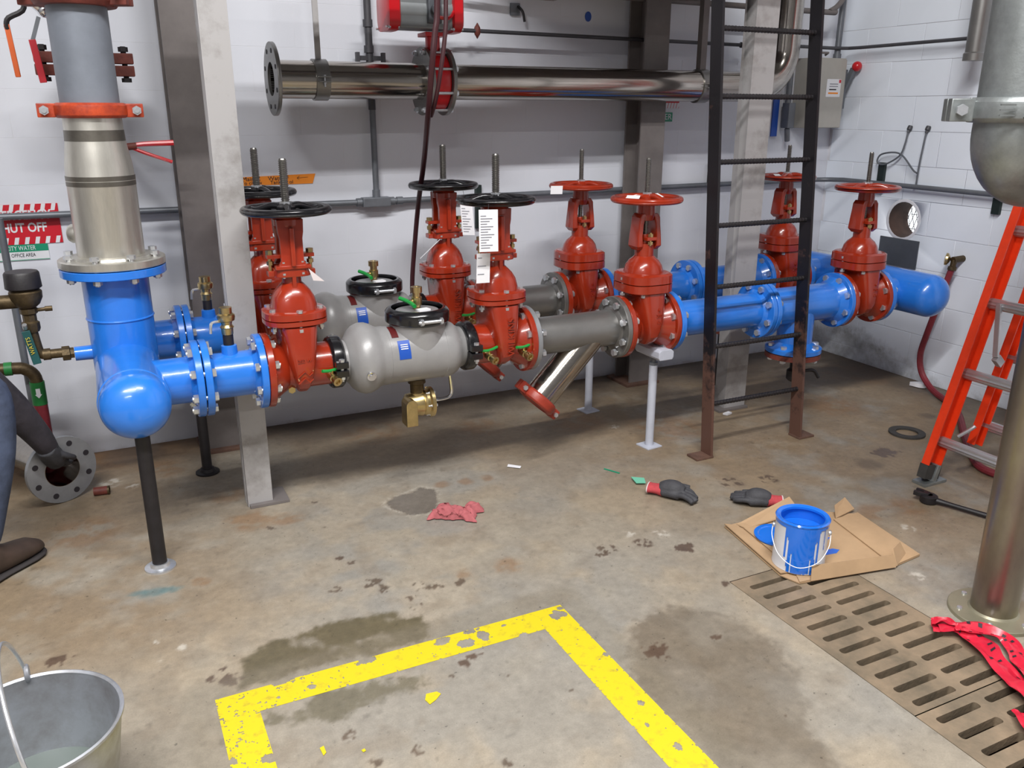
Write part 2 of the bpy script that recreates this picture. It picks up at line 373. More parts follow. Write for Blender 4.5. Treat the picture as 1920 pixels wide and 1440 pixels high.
SMALL = [(1.361,2.075,0.03),(1.327,2.053,0.02),(1.487,2.062,0.03),(1.488,2.033,0.02),(0.687,2.084,0.016),(0.717,2.075,0.016),(0.682,2.024,0.018),(0.707,2.027,0.014),(0.501,2.222,0.02),(0.610,2.202,0.03),(0.735,2.125,0.03),(0.778,2.104,0.02),(2.063,2.312,0.045),(2.216,2.277,0.035),(0.570,2.622,0.015),(0.578,2.848,0.015),(0.373,1.588,0.017),(0.494,1.486,0.012),(0.652,1.686,0.012),(0.779,1.625,0.012),(0.906,1.510,0.01),(0.402,1.486,0.014),(0.652,1.361,0.014),(0.398,2.705,0.015),(1.316,1.205,0.01),(0.630,2.159,0.02),(0.587,2.354,0.015),(0.848,2.104,0.02),(1.019,2.164,0.015)]
RUST = [(1.062,2.779,0.029),(1.156,2.767,0.029),(1.237,2.761,0.025),(0.313,3.026,0.059),(0.351,2.793,0.074),(0.470,2.749,0.047),(1.020,2.127,0.042),(0.880,2.140,0.025),(1.866,3.155,0.122),(2.201,2.918,0.145),(0.988,3.428,0.118),(1.441,3.284,0.096),(3.603,3.150,0.174),(3.097,2.809,0.129),(0.150,2.442,0.024),(2.361,1.891,0.057),(2.499,1.872,0.058),(-0.045,3.591,0.087),(-0.184,2.943,0.108),(0.103,3.399,0.085)]
TEAL = [(0.014,2.441,0.047),(-0.029,2.455,0.032),(0.058,2.436,0.035)]
WHITE = [(1.582,2.090,0.027),(1.484,2.137,0.022),(-0.013,2.162,0.017),(0.057,2.115,0.014),(0.002,2.091,0.011),(-0.073,3.343,0.041),(-0.001,3.281,0.024),(2.370,1.752,0.022),(2.128,1.520,0.023),(1.984,3.022,0.024)]
DIRT = [(3.280,3.416,0.178),(3.419,3.238,0.174),(3.681,3.223,0.148),(2.948,3.464,0.145),(0.791,3.597,0.144),(2.470,3.291,0.107),(1.866,3.581,0.080),(0.017,3.624,0.089),(2.688,2.211,0.043),(3.681,2.803,0.041),(3.388,2.502,0.030)]
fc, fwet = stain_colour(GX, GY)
idx = np.arange(nx*ny).reshape(ny, nx)
quads = np.stack([idx[:-1, :-1], idx[:-1, 1:], idx[1:, 1:], idx[1:, :-1]], -1).reshape(-1, 4)
cx = ((GX[:-1, :-1]+GX[1:, 1:])/2).ravel(); cy = ((GY[:-1, :-1]+GY[1:, 1:])/2).ravel()
quads = quads[~((cx > TX0) & (cx < TX1) & (cy < TY1))]
vs = np.stack([GX.ravel(), GY.ravel(), np.zeros(nx*ny)], -1)
x0, x1, y0, y1 = gx[0], gx[-1], gy[0], gy[-1]
ext = [(-2.6, -3.6), (x0, -3.6), (TX0, -3.6), (TX1, -3.6), (x1, -3.6), (4.0, -3.6), (-2.6, y0), (x0, y0), (TX0, y0), (TX1, y0), (x1, y0), (4.0, y0),
       (-2.6, y1), (x0, y1), (x1, y1), (4.0, y1), (-2.6, 3.9), (x0, 3.9), (x1, 3.9), (4.0, 3.9), (TX0, TY0), (TX1, TY0)]
b0 = len(vs); vs = np.concatenate([vs, np.array([(a, b, 0) for a, b in ext])])
eq = [(0, 1, 7, 6), (1, 2, 8, 7), (2, 3, 21, 20), (3, 4, 10, 9), (4, 5, 11, 10), (6, 7, 13, 12), (10, 11, 15, 14), (12, 13, 17, 16), (13, 14, 18, 17), (14, 15, 19, 18)]
quads = np.concatenate([quads, np.array([[i+b0 for i in q] for q in eq])])
me = bpy.data.meshes.new('floor'); me.vertices.add(len(vs)); me.vertices.foreach_set('co', vs.ravel().astype(np.float32))
me.loops.add(len(quads)*4); me.loops.foreach_set('vertex_index', quads.ravel().astype(np.int32))
me.polygons.add(len(quads)); me.polygons.foreach_set('loop_start', np.arange(0, len(quads)*4, 4, dtype=np.int32))
me.update(calc_edges=True)
at = me.color_attributes.new('stain', 'FLOAT_COLOR', 'POINT')
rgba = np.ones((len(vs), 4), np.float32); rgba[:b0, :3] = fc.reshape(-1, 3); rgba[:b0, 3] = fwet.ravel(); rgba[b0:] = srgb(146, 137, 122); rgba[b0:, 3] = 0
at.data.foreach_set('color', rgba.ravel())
fm = mat('stained_concrete', srgb(165, 150, 130), .55, bump=.12, bscale=55)
nt = fm.node_tree; b = nt.nodes['Principled BSDF']
a_ = nt.nodes.new('ShaderNodeAttribute'); a_.attribute_name = 'stain'
nz = nt.nodes.new('ShaderNodeTexNoise'); nz.inputs['Scale'].default_value = 260; nz.inputs['Detail'].default_value = 3
tc = nt.nodes.new('ShaderNodeTexCoord'); nt.links.new(tc.outputs['Object'], nz.inputs['Vector'])
mr = nt.nodes.new('ShaderNodeMapRange'); mr.inputs[3].default_value = .82; mr.inputs[4].default_value = 1.18; nt.links.new(nz.outputs['Fac'], mr.inputs[0])
mx = nt.nodes.new('ShaderNodeMix'); mx.data_type = 'RGBA'; mx.blend_type = 'MULTIPLY'; mx.inputs['Factor'].default_value = 1
n3_ = nt.nodes.new('ShaderNodeTexNoise'); n3_.inputs['Scale'].default_value = 42; n3_.inputs['Detail'].default_value = 8; n3_.inputs['Roughness'].default_value = .7; nt.links.new(tc.outputs['Object'], n3_.inputs['Vector'])
m3 = nt.nodes.new('ShaderNodeMapRange'); m3.inputs[1].default_value = .3; m3.inputs[2].default_value = .7; m3.inputs[3].default_value = .86; m3.inputs[4].default_value = 1.12; nt.links.new(n3_.outputs['Fac'], m3.inputs[0])
n5 = nt.nodes.new('ShaderNodeTexNoise'); n5.inputs['Scale'].default_value = 75; n5.inputs['Detail'].default_value = 2; nt.links.new(tc.outputs['Object'], n5.inputs['Vector'])
m5 = nt.nodes.new('ShaderNodeMapRange'); m5.inputs[1].default_value = .70; m5.inputs[2].default_value = .74; m5.inputs[3].default_value = 1.0; m5.inputs[4].default_value = .55; nt.links.new(n5.outputs['Fac'], m5.inputs[0])
q1 = nt.nodes.new('ShaderNodeMath'); q1.operation = 'MULTIPLY'; nt.links.new(m3.outputs[0], q1.inputs[0]); nt.links.new(m5.outputs[0], q1.inputs[1])
q2 = nt.nodes.new('ShaderNodeMath'); q2.operation = 'MULTIPLY'; nt.links.new(q1.outputs[0], q2.inputs[0]); nt.links.new(mr.outputs[0], q2.inputs[1])
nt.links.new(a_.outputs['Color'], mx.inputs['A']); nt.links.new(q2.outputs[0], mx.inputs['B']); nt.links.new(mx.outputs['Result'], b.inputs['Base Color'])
rr = nt.nodes.new('ShaderNodeMapRange'); rr.inputs[3].default_value = .52; rr.inputs[4].default_value = .12; nt.links.new(a_.outputs['Alpha'], rr.inputs[0]); nt.links.new(rr.outputs[0], b.inputs['Roughness'])
me.materials.append(fm)
floor = bpy.data.objects.new('floor', me); COL.objects.link(floor); struct(floor)
# trench under the grates
mb = MB()
for p, sz in (((TX0-.01, (TY0+TY1)/2, -.09), (.02, TY1-TY0+.04, .176)), ((TX1+.01, (TY0+TY1)/2, -.09), (.02, TY1-TY0+.04, .176)), (((TX0+TX1)/2, TY1+.01, -.09), (TX1-TX0, .02, .176)),
              (((TX0+TX1)/2, TY0-.01, -.09), (TX1-TX0, .02, .176)), (((TX0+TX1)/2, (TY0+TY1)/2, -.185), (TX1-TX0+.04, TY1-TY0+.04, .02))): mb.box(p, sz)
mb.build('trench', M['trench'], floor)
# painted marking: a thin coat with flaked-off chips
def marking():
    st = .0032; vs = []; fs = []; lut = {}
    strips = [(.108, 1.062, 1.770, 1.858), (.966, 1.062, .80, 1.770), (.108, .199, 1.30, 1.770)]
    chips = [(1.030, 1.815, .028, .020), (1.052, 1.842, .010, .010), (.69, 1.840, .022, .016), (.745, 1.805, .022, .018), (.80, 1.812, .014, .022), (.775, 1.850, .02, .010), (.48, 1.850, .03, .014), (.33, 1.806, .012, .010), (.90, 1.772, .012, .01),
             (1.03, 1.40, .008, .01), (1.0, 1.33, .006, .008), (1.055, 1.60, .006, .01), (1.02, 1.24, .008, .012), (.19, 1.60, .02, .014), (.115, 1.63, .012, .012), (.27, 1.855, .03, .008), (.87, 1.835, .008, .006)]
    for x0_, x1_, y0_, y1_ in strips:
        xs = np.arange(x0_, x1_, st); ys = np.arange(y0_, y1_, st); A, B = np.meshgrid(xs, ys); A += st/2; B += st/2
        keep = np.ones(A.shape, bool); n = vnoise(A, B, 60, 41, 3); n2 = vnoise(A, B, 190, 42, 2); lo = vnoise(A, B, 5, 43, 2)
        for cx_, cy_, rx, ry in chips: keep &= ~(np.hypot((A-cx_)/rx, (B-cy_)/ry)+1.3*(n-.5) < 1)
        wear = np.where(A < .42, .10, .0)+np.where((A > .6) & (A < .83) & (B > 1.77), .05, 0.)
        keep &= ~(n2*.5+n*.5 > .80-wear-.06*lo)
        e = np.minimum(np.minimum(A-x0_, x1_-A), np.minimum(B-y0_, 9))
        keep &= ~((e < .004) & (n2 > .72))
        for j, i in zip(*np.nonzero(keep)):
            q = []
            for dx, dy in ((0, 0), (1, 0), (1, 1), (0, 1)):
                k = (round((xs[i]+dx*st)*1e5), round((ys[j]+dy*st)*1e5))
                if k not in lut: lut[k] = len(vs); vs.append((min(k[0]/1e5, x1_), min(k[1]/1e5, y1_), .0006))
                q.append(lut[k])
            fs.append(q)
    me = bpy.data.meshes.new('yellow_line'); me.from_pydata(vs, [], fs); me.materials.append(M['yellow'])
    o = bpy.data.objects.new('yellow_line', me); COL.objects.link(o); o.parent = floor
    o['label'] = 'chipped yellow painted line on the floor'
marking()
# ---------------------------------------------------------------- walls of painted blocks
CH, Z0, BL = .1695, .0735-.1695, .35
def wall_mat(name, base_col, right):
    m = mat(name, srgb(*base_col), .46, var=.02, vscale=4, bump=.06, bscale=160); nt = m.node_tree; N = nt.nodes; L = nt.links; b = N['Principled BSDF']
    src = b.inputs['Base Color'].links[0].from_socket
    g = N.new('ShaderNodeNewGeometry'); sp = N.new('ShaderNodeSeparateXYZ'); L.new(g.outputs['Position'], sp.inputs[0])
    nz = N.new('ShaderNodeTexNoise'); nz.inputs['Scale'].default_value = 7; nz.inputs['Detail'].default_value = 7; nz.inputs['Roughness'].default_value = .7; L.new(g.outputs['Position'], nz.inputs['Vector'])
    def math_(op, a, b_, clamp=False):
        q = N.new('ShaderNodeMath'); q.operation = op; q.use_clamp = clamp
        for i, s_ in enumerate((a, b_)):
            if isinstance(s_, (int, float)): q.inputs[i].default_value = s_
            else: L.new(s_, q.inputs[i])
        return q.outputs[0]
    # grime band creeping up from the floor with a ragged edge
    h = math_('SUBTRACT', math_('MULTIPLY', nz.outputs['Fac'], .22 if right else .10), .075 if right else .035)
    if right:   # mould is worst near the corner
        fall = N.new('ShaderNodeMapRange'); fall.inputs[1].default_value = 2.75; fall.inputs[2].default_value = 3.3; fall.inputs[3].default_value = .0; fall.inputs[4].default_value = .17
        L.new(sp.outputs['Y'], fall.inputs[0]); h = math_('ADD', h, fall.outputs[0])
    f = math_('MULTIPLY', math_('SUBTRACT', h, sp.outputs['Z']), 12. if right else 26., True)
    f = math_('MULTIPLY', f, math_('ADD', math_('MULTIPLY', nz.outputs['Fac'], 1.6), -.35, True), True)
    mx = N.new('ShaderNodeMix'); mx.data_type = 'RGBA'; L.new(f, mx.inputs['Factor']); L.new(src, mx.inputs['A'])
    mx.inputs['B'].default_value = srgb(92, 84, 70) if right else srgb(120, 84, 52)
    L.new(mx.outputs['Result'], b.inputs['Base Color']); return m
M['blockback'] = wall_mat('white_block_paint_back_dimmed', (214, 217, 225), False)  # wall white dimmed in the colour, as the lamps light this side strongly
M['blockright'] = wall_mat('white_block_paint_right_lightened', (234, 241, 250), True)  # same white lightened in the colour to make up for weaker light here
wall_back = struct(MB().box((.7, WY+.0507, 2.12), (6.6, .10, 4.4)).build('wall_back', M['mortar']))
wall_right = struct(MB().box((WX+.0525, 0., 2.12), (.10, 7.5, 4.4)).build('wall_right', M['mortar']))
def blockmesh(name, w_, h_, along_x, mt):
    t = .05; mb = MB()
    mb.box((0, t/2, 0) if along_x else (t/2, 0, 0), (w_, t, h_) if along_x else (t, w_, h_))
    return mb.mesh(name, mt, bevel=.0006 if along_x else .0016)
bmx = blockmesh('block', BL-.0010, CH-.0010, True, M['blockback'])
VENT_Y, VENT_Z, VENT_R = 3.132, .818, .098
vent_blocks = []
cuts = {}
for k in range(13):
    zc = Z0+CH*(k+.5); z0_, z1_ = max(Z0+CH*k, 0), Z0+CH*(k+1)
    # back wall
    off = 0 if k % 2 else BL/2
    i = 0; xr = WX-.001
    edges = [WX-.001-(off if off else 0)-BL*j for j in range(0, 15)]
    if off: edges = [WX-.001]+edges
    for e in range(len(edges)-1):
        a, b_ = edges[e+1], edges[e]
        if a < -1.0: break
        wd = b_-a
        if k == 0 or wd < BL-.01: me_ = blockmesh('block', wd-.0010, z1_-z0_-.0010, True, M['blockback'])
        else: me_ = bmx
        inst(me_, 'block', wall_back, ((a+b_)/2, WY, (z0_+z1_)/2))
    # right wall
    even = (k % 2 == 1)                     # joints measured: even courses at 2.984+n*.35
    ys = [3.70]+[yy for yy in [(3.684 if even else 3.509)-BL*j for j in range(0, 9)] if yy < 3.69]
    for e in range(len(ys)-1):
        a, b_ = ys[e+1], ys[e]
        if b_-a < .03: continue
        key = (round(b_-a, 3), k == 0)
        yc = (a+b_)/2
        hit = abs(yc-VENT_Y) < (b_-a)/2+VENT_R+.01 and abs((z0_+z1_)/2-VENT_Z) < CH/2+VENT_R+.01
        if key not in cuts or hit:
            me_ = blockmesh('block', b_-a-.003, z1_-z0_-.003, False, M['blockright'])
            if not hit: cuts[key] = me_
        else: me_ = cuts[key]
        o = inst(me_, 'block', wall_right, (WX, yc, (z0_+z1_)/2))
        if hit: vent_blocks.append(o)
# round vent opening right through the wall
cutter = MB().cyl((WX-.1, VENT_Y, VENT_Z), (WX+.3, VENT_Y, VENT_Z), VENT_R, n=40).build('cutter', M['mortar'])
for o in vent_blocks+[wall_right]:
    md = o.modifiers.new('cut', 'BOOLEAN'); md.object = cutter; md.operation = 'DIFFERENCE'; md.solver = 'EXACT'
dg = bpy.context.evaluated_depsgraph_get(); dg.update()
for o in vent_blocks+[wall_right]:
    nm = bpy.data.meshes.new_from_object(o.evaluated_get(dg)); o.modifiers.clear(); o.data = nm
bpy.data.objects.remove(cutter)
struct(MB().box((-2.65, .1, 2.12), (.1, 7.6, 4.4)).build('wall_left', M['farwall']))
struct(MB().box((.7, -3.65, 2.12), (6.6, .1, 4.4)).build('wall_rear', M['farwall']))
struct(MB().box((.7, .1, 4.35), (6.8, 7.6, .1)).build('ceiling', M['ceil']))
# ---------------------------------------------------------------- steel columns, posts and the platform they carry
def hcol(name, x, label):
    r = thing(name, label, 'column', (x, 3.57, 0))
    mb = MB(); w_, d_, t = .135, .13, .012
    mb.box((x, 3.57-d_/2, 1.1), (w_, t, 2.2)); mb.box((x, 3.57+d_/2, 1.1), (w_, t, 2.2)); mb.box((x, 3.57, 1.1), (t*.8, d_-t, 2.2)); mb.build('flanged_shaft', M['column'], r, bevel=.002)
    MB().box((x, 3.57, .007), (.2, .2, .014)).build('base_plate', M['rustplate'], r, bevel=.002)
hcol('steel_column', .372, 'grey steel column against the white back wall behind the blue left risers')
hcol('steel_column', 2.452, 'brown grey steel column against the back wall behind the red wheels')
def post(name, x, y, w_, d_, label, plate, H=1.74):
    r = thing(name, label, 'post', (x, y, 0))
    t = .006; mb = MB()
    mb.box((x, y-d_/2+t/2, H/2), (w_, t, H)); mb.box((x-w_/2+t/2, y, H/2), (t, d_-2*t, H)); mb.box((x+w_/2-t/2, y, H/2), (t, d_-2*t, H)); mb.box((x, y+d_/2-t/2, H/2), (w_, t, H))
    mb.build('tube_shaft', M['post'], r, bevel=.0015)
    MB().box((x+plate, y+.005, .006), (w_+.05, d_+.05, .012)).build('base_plate', M['column'], r, bevel=.002)
post('steel_post', .405, 2.935, .088, .075, 'pale grey square steel post rising beside the first black handwheel', .03)
post('steel_post', 2.636, 3.015, .122, .075, 'pale grey square steel post seen behind the black rung ladder', -.02, 1.95)
beam = thing('cross_beam', 'steel beam overhead carried by the left pale grey post', 'beam', (.985, 2.945, 1.742))
mb = MB(); mb.box((.985, 2.905, 1.847), (1.28, .010, .21)); mb.box((.985, 2.945, 1.747), (1.28, .09, .010)); mb.box((.985, 2.945, 1.947), (1.28, .09, .010)); mb.build('channel', M['column'], beam)
plat = thing('platform', 'steel platform overhead at the top of the black ladder', 'platform', (2.3, 3.2, 1.955))
MB().box((2.20, 3.20, 1.985), (1.20, .90, .03)).build('deck', M['column'], plat)
for xx in (1.64, 2.76): MB().box((xx, 3.20, 1.962), (.07, .88, .016)).build('joist', M['column'], plat)
# ================================================================ PIPEWORK
PR, FR, FT = .0735, .123, .022
YF, ZF, YB, ZB = 2.76, .543, 3.26, .556
def boltmesh(name, grip, r, m):
    mb = MB(); mb.cyl((0, 0, -grip/2-.017), (0, 0, grip/2), r*.55, n=10)
    mb.hexa((0, 0, grip/2), (0, 0, grip/2+r*.85), r); mb.hexa((0, 0, -grip/2-r*.95), (0, 0, -grip/2), r)
    return mb.mesh(name, m)
B_FL = boltmesh('bolt', .048, .0145, M['zinc']); B_BIG = boltmesh('bolt', .062, .0135, M['zinc'])
B_SM = boltmesh('bolt', .052, .0105, M['zinc']); B_TINY = boltmesh('bolt', .03, .007, M['zinc']); B_CPL = boltmesh('bolt', .05, .010, M['zinc'])
def bolts(parent, c, ax, R, n, me, ph=.5):
    u, v, w_ = basis(ax); rm = rotto(ax)
    for i in range(n):
        a = 2*math.pi*(i+ph)/n; inst(me, 'bolt', parent, V(c)+(u*math.cos(a)+v*math.sin(a))*R, rm)
def flange(mb, x0, x1, y, z, r=FR, ri=.0):
    s = 1 if x1 > x0 else -1
    mb.lathe([(0, .02), (0, r-.002), (.002, r), (abs(x1-x0)-.002, r), (abs(x1-x0), r-.002), (abs(x1-x0), .02)], (x0, y, z), (s, 0, 0), 48)
def sect(cx_, cy_, z, hx, hy, p=4., n=40):
    out = []
    for i in range(n):
        a = 2*math.pi*i/n; c, s_ = math.cos(a), math.sin(a)
        out.append(V((cx_+hx*math.copysign(abs(c)**(2/p), c), cy_+hy*math.copysign(abs(s_)**(2/p), s_), z)))
    return out
def wheel(parent, x, y, z, R, m, spokes=3, rot=.4):
    mb = MB(); mb.torus((x, y, z), (0, 0, 1), R-.012, .0125, n=56, m=12)
    for i in range(spokes):
        a = rot+2*math.pi*i/spokes; d = V((math.cos(a), math.sin(a), 0)); n_ = V((-d.y, d.x, 0))
        c = V((x, y, z))
        mb.tube([c+d*.015+Z*.010, c+d*(R*.35)+Z*.012, c+d*(R*.7)-Z*.002, c+d*(R-.012)], lambda t: .012-.003*t, n=8, k=4)
    mb.lathe([(-.016, .03), (.010, .03), (.016, .022), (.02, .018), (.02, .012)], (x, y, z), (0, 0, 1), 24)
    mb.build('handwheel', m, parent, smooth=50)
    MB().hexa((x, y, z+.014), (x, y, z+.026), .019).build('stem_nut', M['zinc'], parent)
def stem(parent, x, y, z0, z1, r, m):
    pr = [(0, r*.85)]; h = 0; L = z1-z0; p = .0062
    while h < L-.004: pr += [(h+p*.15, r), (h+p*.4, r), (h+p*.6, r*.82), (h+p*.95, r*.82)]; h += p
    pr.append((L, r*.7)); MB().lathe(pr, (x, y, z0), (0, 0, 1), 14).build('threaded_stem', M['stemsteel'], parent, smooth=20)
def cock(parent, c, d, handle, s=1.0, name='test_cock', hm=None, hu=None):
    """small brass ball valve from c along d with a two-winged green handle"""
    d = V(d).normalized(); h = V(handle).normalized(); c = V(c)
    mb = MB(); mb.lathe([(0, .010*s), (.012*s, .010*s), (.013*s, .014*s), (.034*s, .014*s), (.036*s, .011*s), (.046*s, .011*s), (.047*s, .0155*s), (.062*s, .0155*s), (.062*s, .009*s), (.054*s, .007*s)], c, d, 14)
    mb.cyl(c+d*.023*s, c+d*.023*s+h*.024*s, .006*s, n=10); o = mb.build(name, M['brass'], parent)
    w_ = d.cross(h).normalized() if hu is None else V(hu); q = c+d*.023*s+h*.025*s
    MB().tube([q-w_*.036*s+h*.004*s, q-w_*.012*s-h*.001*s, q+w_*.012*s-h*.001*s, q+w_*.036*s+h*.004*s], .0055*s, n=8, k=3).build('handle', hm or M['green'], o)
    return o
def half_rings(parent, c, ax, ear, ri, ro, w_, m, me=None, earw=.03, name='housing_half', earh=.023):
    c = V(c); ax = V(ax).normalized(); ear = V(ear).normalized(); bd = ax.cross(ear)
    pr = [(-w_/2, ri), (-w_/2, ro-.008), (-w_*.32, ro), (w_*.32, ro), (w_/2, ro-.008), (w_/2, ri), (-w_/2, ri)]
    for s_ in (0, 1):
        mb = MB(); mb.lathe(pr, c, ax, 26, ref=ear, arc=(.03+math.pi*s_, math.pi-.03+math.pi*s_))
        sg = 1 if s_ == 0 else -1
        for e in (-1, 1):
            p = c+ear*e*(ro+earw*.35); u, v, wv = ear, ax, bd
            R = Matrix((ear, ax, bd)).transposed()
            mb.box(p+bd*sg*(.003+earh/2), (earw, w_*.92, earh), R)
        mb.build(name, m, parent, bevel=.003)
    for e in (-1, 1): inst(me or B_CPL, 'bolt', parent, c+ear*e*(ro+earw*.45), rotto(bd))
def gate_valve(x, y, z, kind, sides, label, text_=None, wheelrot=.4):
    r = thing('gate_valve', label, 'valve', (x, y, z-FR)); red = M['red']
    L = .115; mb = MB()
    # barrel and flanges / grooved end
    mb.cyl((x-L+.01, y, z), (x+L-.01, y, z), PR)
    for s_ in (-1, 1):
        if s_ in sides:
            flange(mb, x+s_*L, x+s_*(L-FT), y, z)
            mb.lathe([(0, FR*.86), (.03, PR+.012), (.05, PR)], (x+s_*(L-FT), y, z), (-s_, 0, 0), 40)
        else:
            mb.lathe([(0, .060), (0, .0715), (.016, .0715), (.016, .066), (.025, .066), (.025, .0725), (.06, .0735)], (x+s_*(L+.012), y, z), (-s_, 0, 0), 40)
    # wedge shaped gate housing
    secs = []
    for zz, hx, hy in ((-.078, .010, .030), (-.072, .017, .056), (-.055, .022, .084), (-.035, .028, .099), (-.01, .036, .106), (.03, .045, .107), (.08, .053, .103), (.125, .058, .098), (.152, .062, .094)):
        secs.append(sect(x, y, z+zz, hx, hy, 4.5))
    mb.loft(secs)
    mb.build('body', red, r, bevel=.0012)
    # body/bonnet flange pair
    n8 = 2.7 if kind == 'A' else 3.2
    hx, hy = (.102, .100) if kind == 'A' else (.100, .106)
    zl = .148 if kind == 'A' else .132
    mb = MB(); mb.loft([sect(x, y, z+zl, hx*.84, hy*.84, n8), sect(x, y, z+zl+.010, hx, hy, n8), sect(x, y, z+.172, hx, hy, n8), sect(x, y, z+.1725, hx*.96, hy*.96, n8)]); mb.build('body_flange', red, r)
    mb = MB(); mb.loft([sect(x, y, z+.1745, hx*.97, hy*.97, n8), sect(x, y, z+.176, hx, hy, n8), sect(x, y, z+(.196 if kind == 'A' else .206), hx*.99, hy*.99, n8), sect(x, y, z+(.2 if kind == 'A' else .213), hx*.90, hy*.90, n8)])
    if kind == 'A':
        mb.loft([sect(x, y, z+a, b, c, p) for a, b, c, p in ((.195, .072, .072, 3), (.215, .071, .07, 3), (.24, .066, .065, 2.8), (.26, .056, .056, 2.5), (.275, .043, .044, 2.2), (.285, .033, .033, 2))])
        mb.cyl((x, y, z+.275), (x, y, z+.315), .031)
        for s_ in (-1, 1): mb.box((x, y+s_*.034, z+.295), (.012, .022, .05))
    else:
        mb.loft([sect(x, y, z+a, b, b, 2.1) for a, b in ((.195, .078), (.215, .077), (.24, .07), (.258, .058), (.27, .043), (.276, .038))])
        mb.cyl((x, y, z+.265), (x, y, z+.325), .037)
    mb.build('bonnet', red, r)
    k = 6
    for i in range(k):
        a = 2*math.pi*(i+.5)/k+(.0 if kind == 'A' else .5)
        rr_ = .088 if kind == 'A' else .092
        inst(B_SM, 'bolt', r, (x+rr_*math.cos(a), y+rr_*math.sin(a), z+(.173 if kind == 'A' else .160)), None if kind == 'A' else rotto((0, 0, -1)))
    # gland, yoke
    if kind == 'A':
        zt, zw = .470, .516
        mb = MB(); mb.loft([sect(x, y, z+.308, .058, .046, 4), sect(x, y, z+.335, .058, .046, 4)]); mb.box((x, y, z+.318), (.150, .04, .018)); mb.build('gland_flange', red, r, bevel=.003)
        mb = MB(); mb.box((x, y, z+.372), (.150, .036, .012)); mb.cyl((x, y, z+.335), (x, y, z+.378), .03); mb.build('gland_follower', red, r, bevel=.002)
        for s_ in (-1, 1): inst(boltA, 'gland_bolt', r, (x+s_*.064, y, z+.345), None)
        mb = MB()
        for s_ in (-1, 1):
            mb.loft([[V((x+a*w_, y+s_*(d_+b*t_), z+h)) for a, b in ((-1, -1), (1, -1), (1, 1), (-1, 1))] for h, w_, d_, t_ in ((.335, .050, .038, .011), (.36, .036, .036, .009), (.43, .036, .034, .010), (.45, .040, .032, .011), (.49, .042, .03, .012))])
            mb.box((x, y+s_*.050, z+.405), (.014, .022, .12)); mb.box((x, y+s_*.036, z+.340), (.112, .03, .012))
        mb.lathe([(0, .0), (0, .046), (.02, .046), (.034, .04), (.034, .0)], (x, y, z+.468), (0, 0, 1), 28, sx=1.0, sy=1.0)
        mb.build('yoke', red, r, bevel=.003)
        for sx_ in (-1, 1):
            inst(B_TINY, 'bolt', r, (x+sx_*.030, y-.04, z+.337), None)
        stem(r, x, y, z+.335, z+.673, .0138, M['steelv']); wheel(r, x, y, z+zw, .141, M['black'], 3, wheelrot)
    else:
        mb = MB()
        for s_ in (-1, 1):
            mb.loft([[V((x+s_*(d_+a*t_), y+b*w_, z+h)) for a, b in ((-1, -1), (1, -1), (1, 1), (-1, 1))] for h, w_, d_, t_ in ((.300, .020, .037, .010), (.315, .034, .043, .012), (.36, .032, .042, .010), (.40, .030, .038, .010), (.425, .030, .034, .012), (.44, .028, .022, .014))])
        mb.lathe([(0, .012), (0, .030), (.022, .036), (.06, .034), (.068, .034), (.068, .012)], (x, y, z+.412), (0, 0, 1), 28)
        mb.build('yoke', red, r, bevel=.003)
        mb = MB(); mb.box((x, y, z+.345), (.044, .098, .013)); mb.cyl((x, y, z+.325), (x, y, z+.36), .024); mb.build('gland_follower', red, r, bevel=.002)
        for s_ in (-1, 1): inst(boltB, 'gland_bolt', r, (x, y+s_*.037, z+.338), None)
        stem(r, x, y, z+.325, z+.645, .0105, M['steelv']); wheel(r, x, y, z+.492, .139, M['red'], 3, wheelrot)
    for s_ in sides:
        bolts(r, (x+s_*(L+.002), y, z), (-1, 0, 0), .101, 8, B_FL)
    # cast lettering on the front panel
    if text_:
        text('WILKINS', .036, red, r, (x+.012, y-.1075, z-.030), (0, 0, 1), (-1, 0, 0), ext=.0025, name='cast_lettering')
    elif kind == 'A':
        mb = MB()
        for zz in (0, -.022): mb.tube([(x-.024, y-.108, z+zz-.008), (x-.002, y-.109, z+zz+.010), (x+.012, y-.109, z+zz-.006), (x+.024, y-.108, z+zz+.004)], .0022, n=6, k=1)
        mb.build('cast_emblem', red, r)
        text('250 W', .016, red, r, (x, y-.1075, z+.045), (1, 0, 0), (0, 0, 1), ext=.002, name='cast_lettering', align='CENTER')
    else:
        for q, tx in enumerate(('6', '250', 'DI')): text(tx, .018, red, r, (x+.012, y-.1065, z+.075-.024*q), (1, 0, 0), (0, 0, 1), ext=.002, name='cast_lettering', align='CENTER')
    return r
mbq = MB(); mbq.cyl((0, 0, -.035), (0, 0, .045), .006, n=10); mbq.hexa((0, 0, .033), (0, 0, .046), .012); mbq.hexa((0, 0, .0), (0, 0, .012), .011); boltA = mbq.mesh('gland_bolt', M['brass'])
mbq = MB(); mbq.cyl((0, 0, -.02), (0, 0, .03), .005, n=10); mbq.hexa((0, 0, .014), (0, 0, .026), .0105); mbq.hexa((0, 0, -.016), (0, 0, -.004), .0105); boltB = mbq.mesh('gland_bolt', M['brass'])

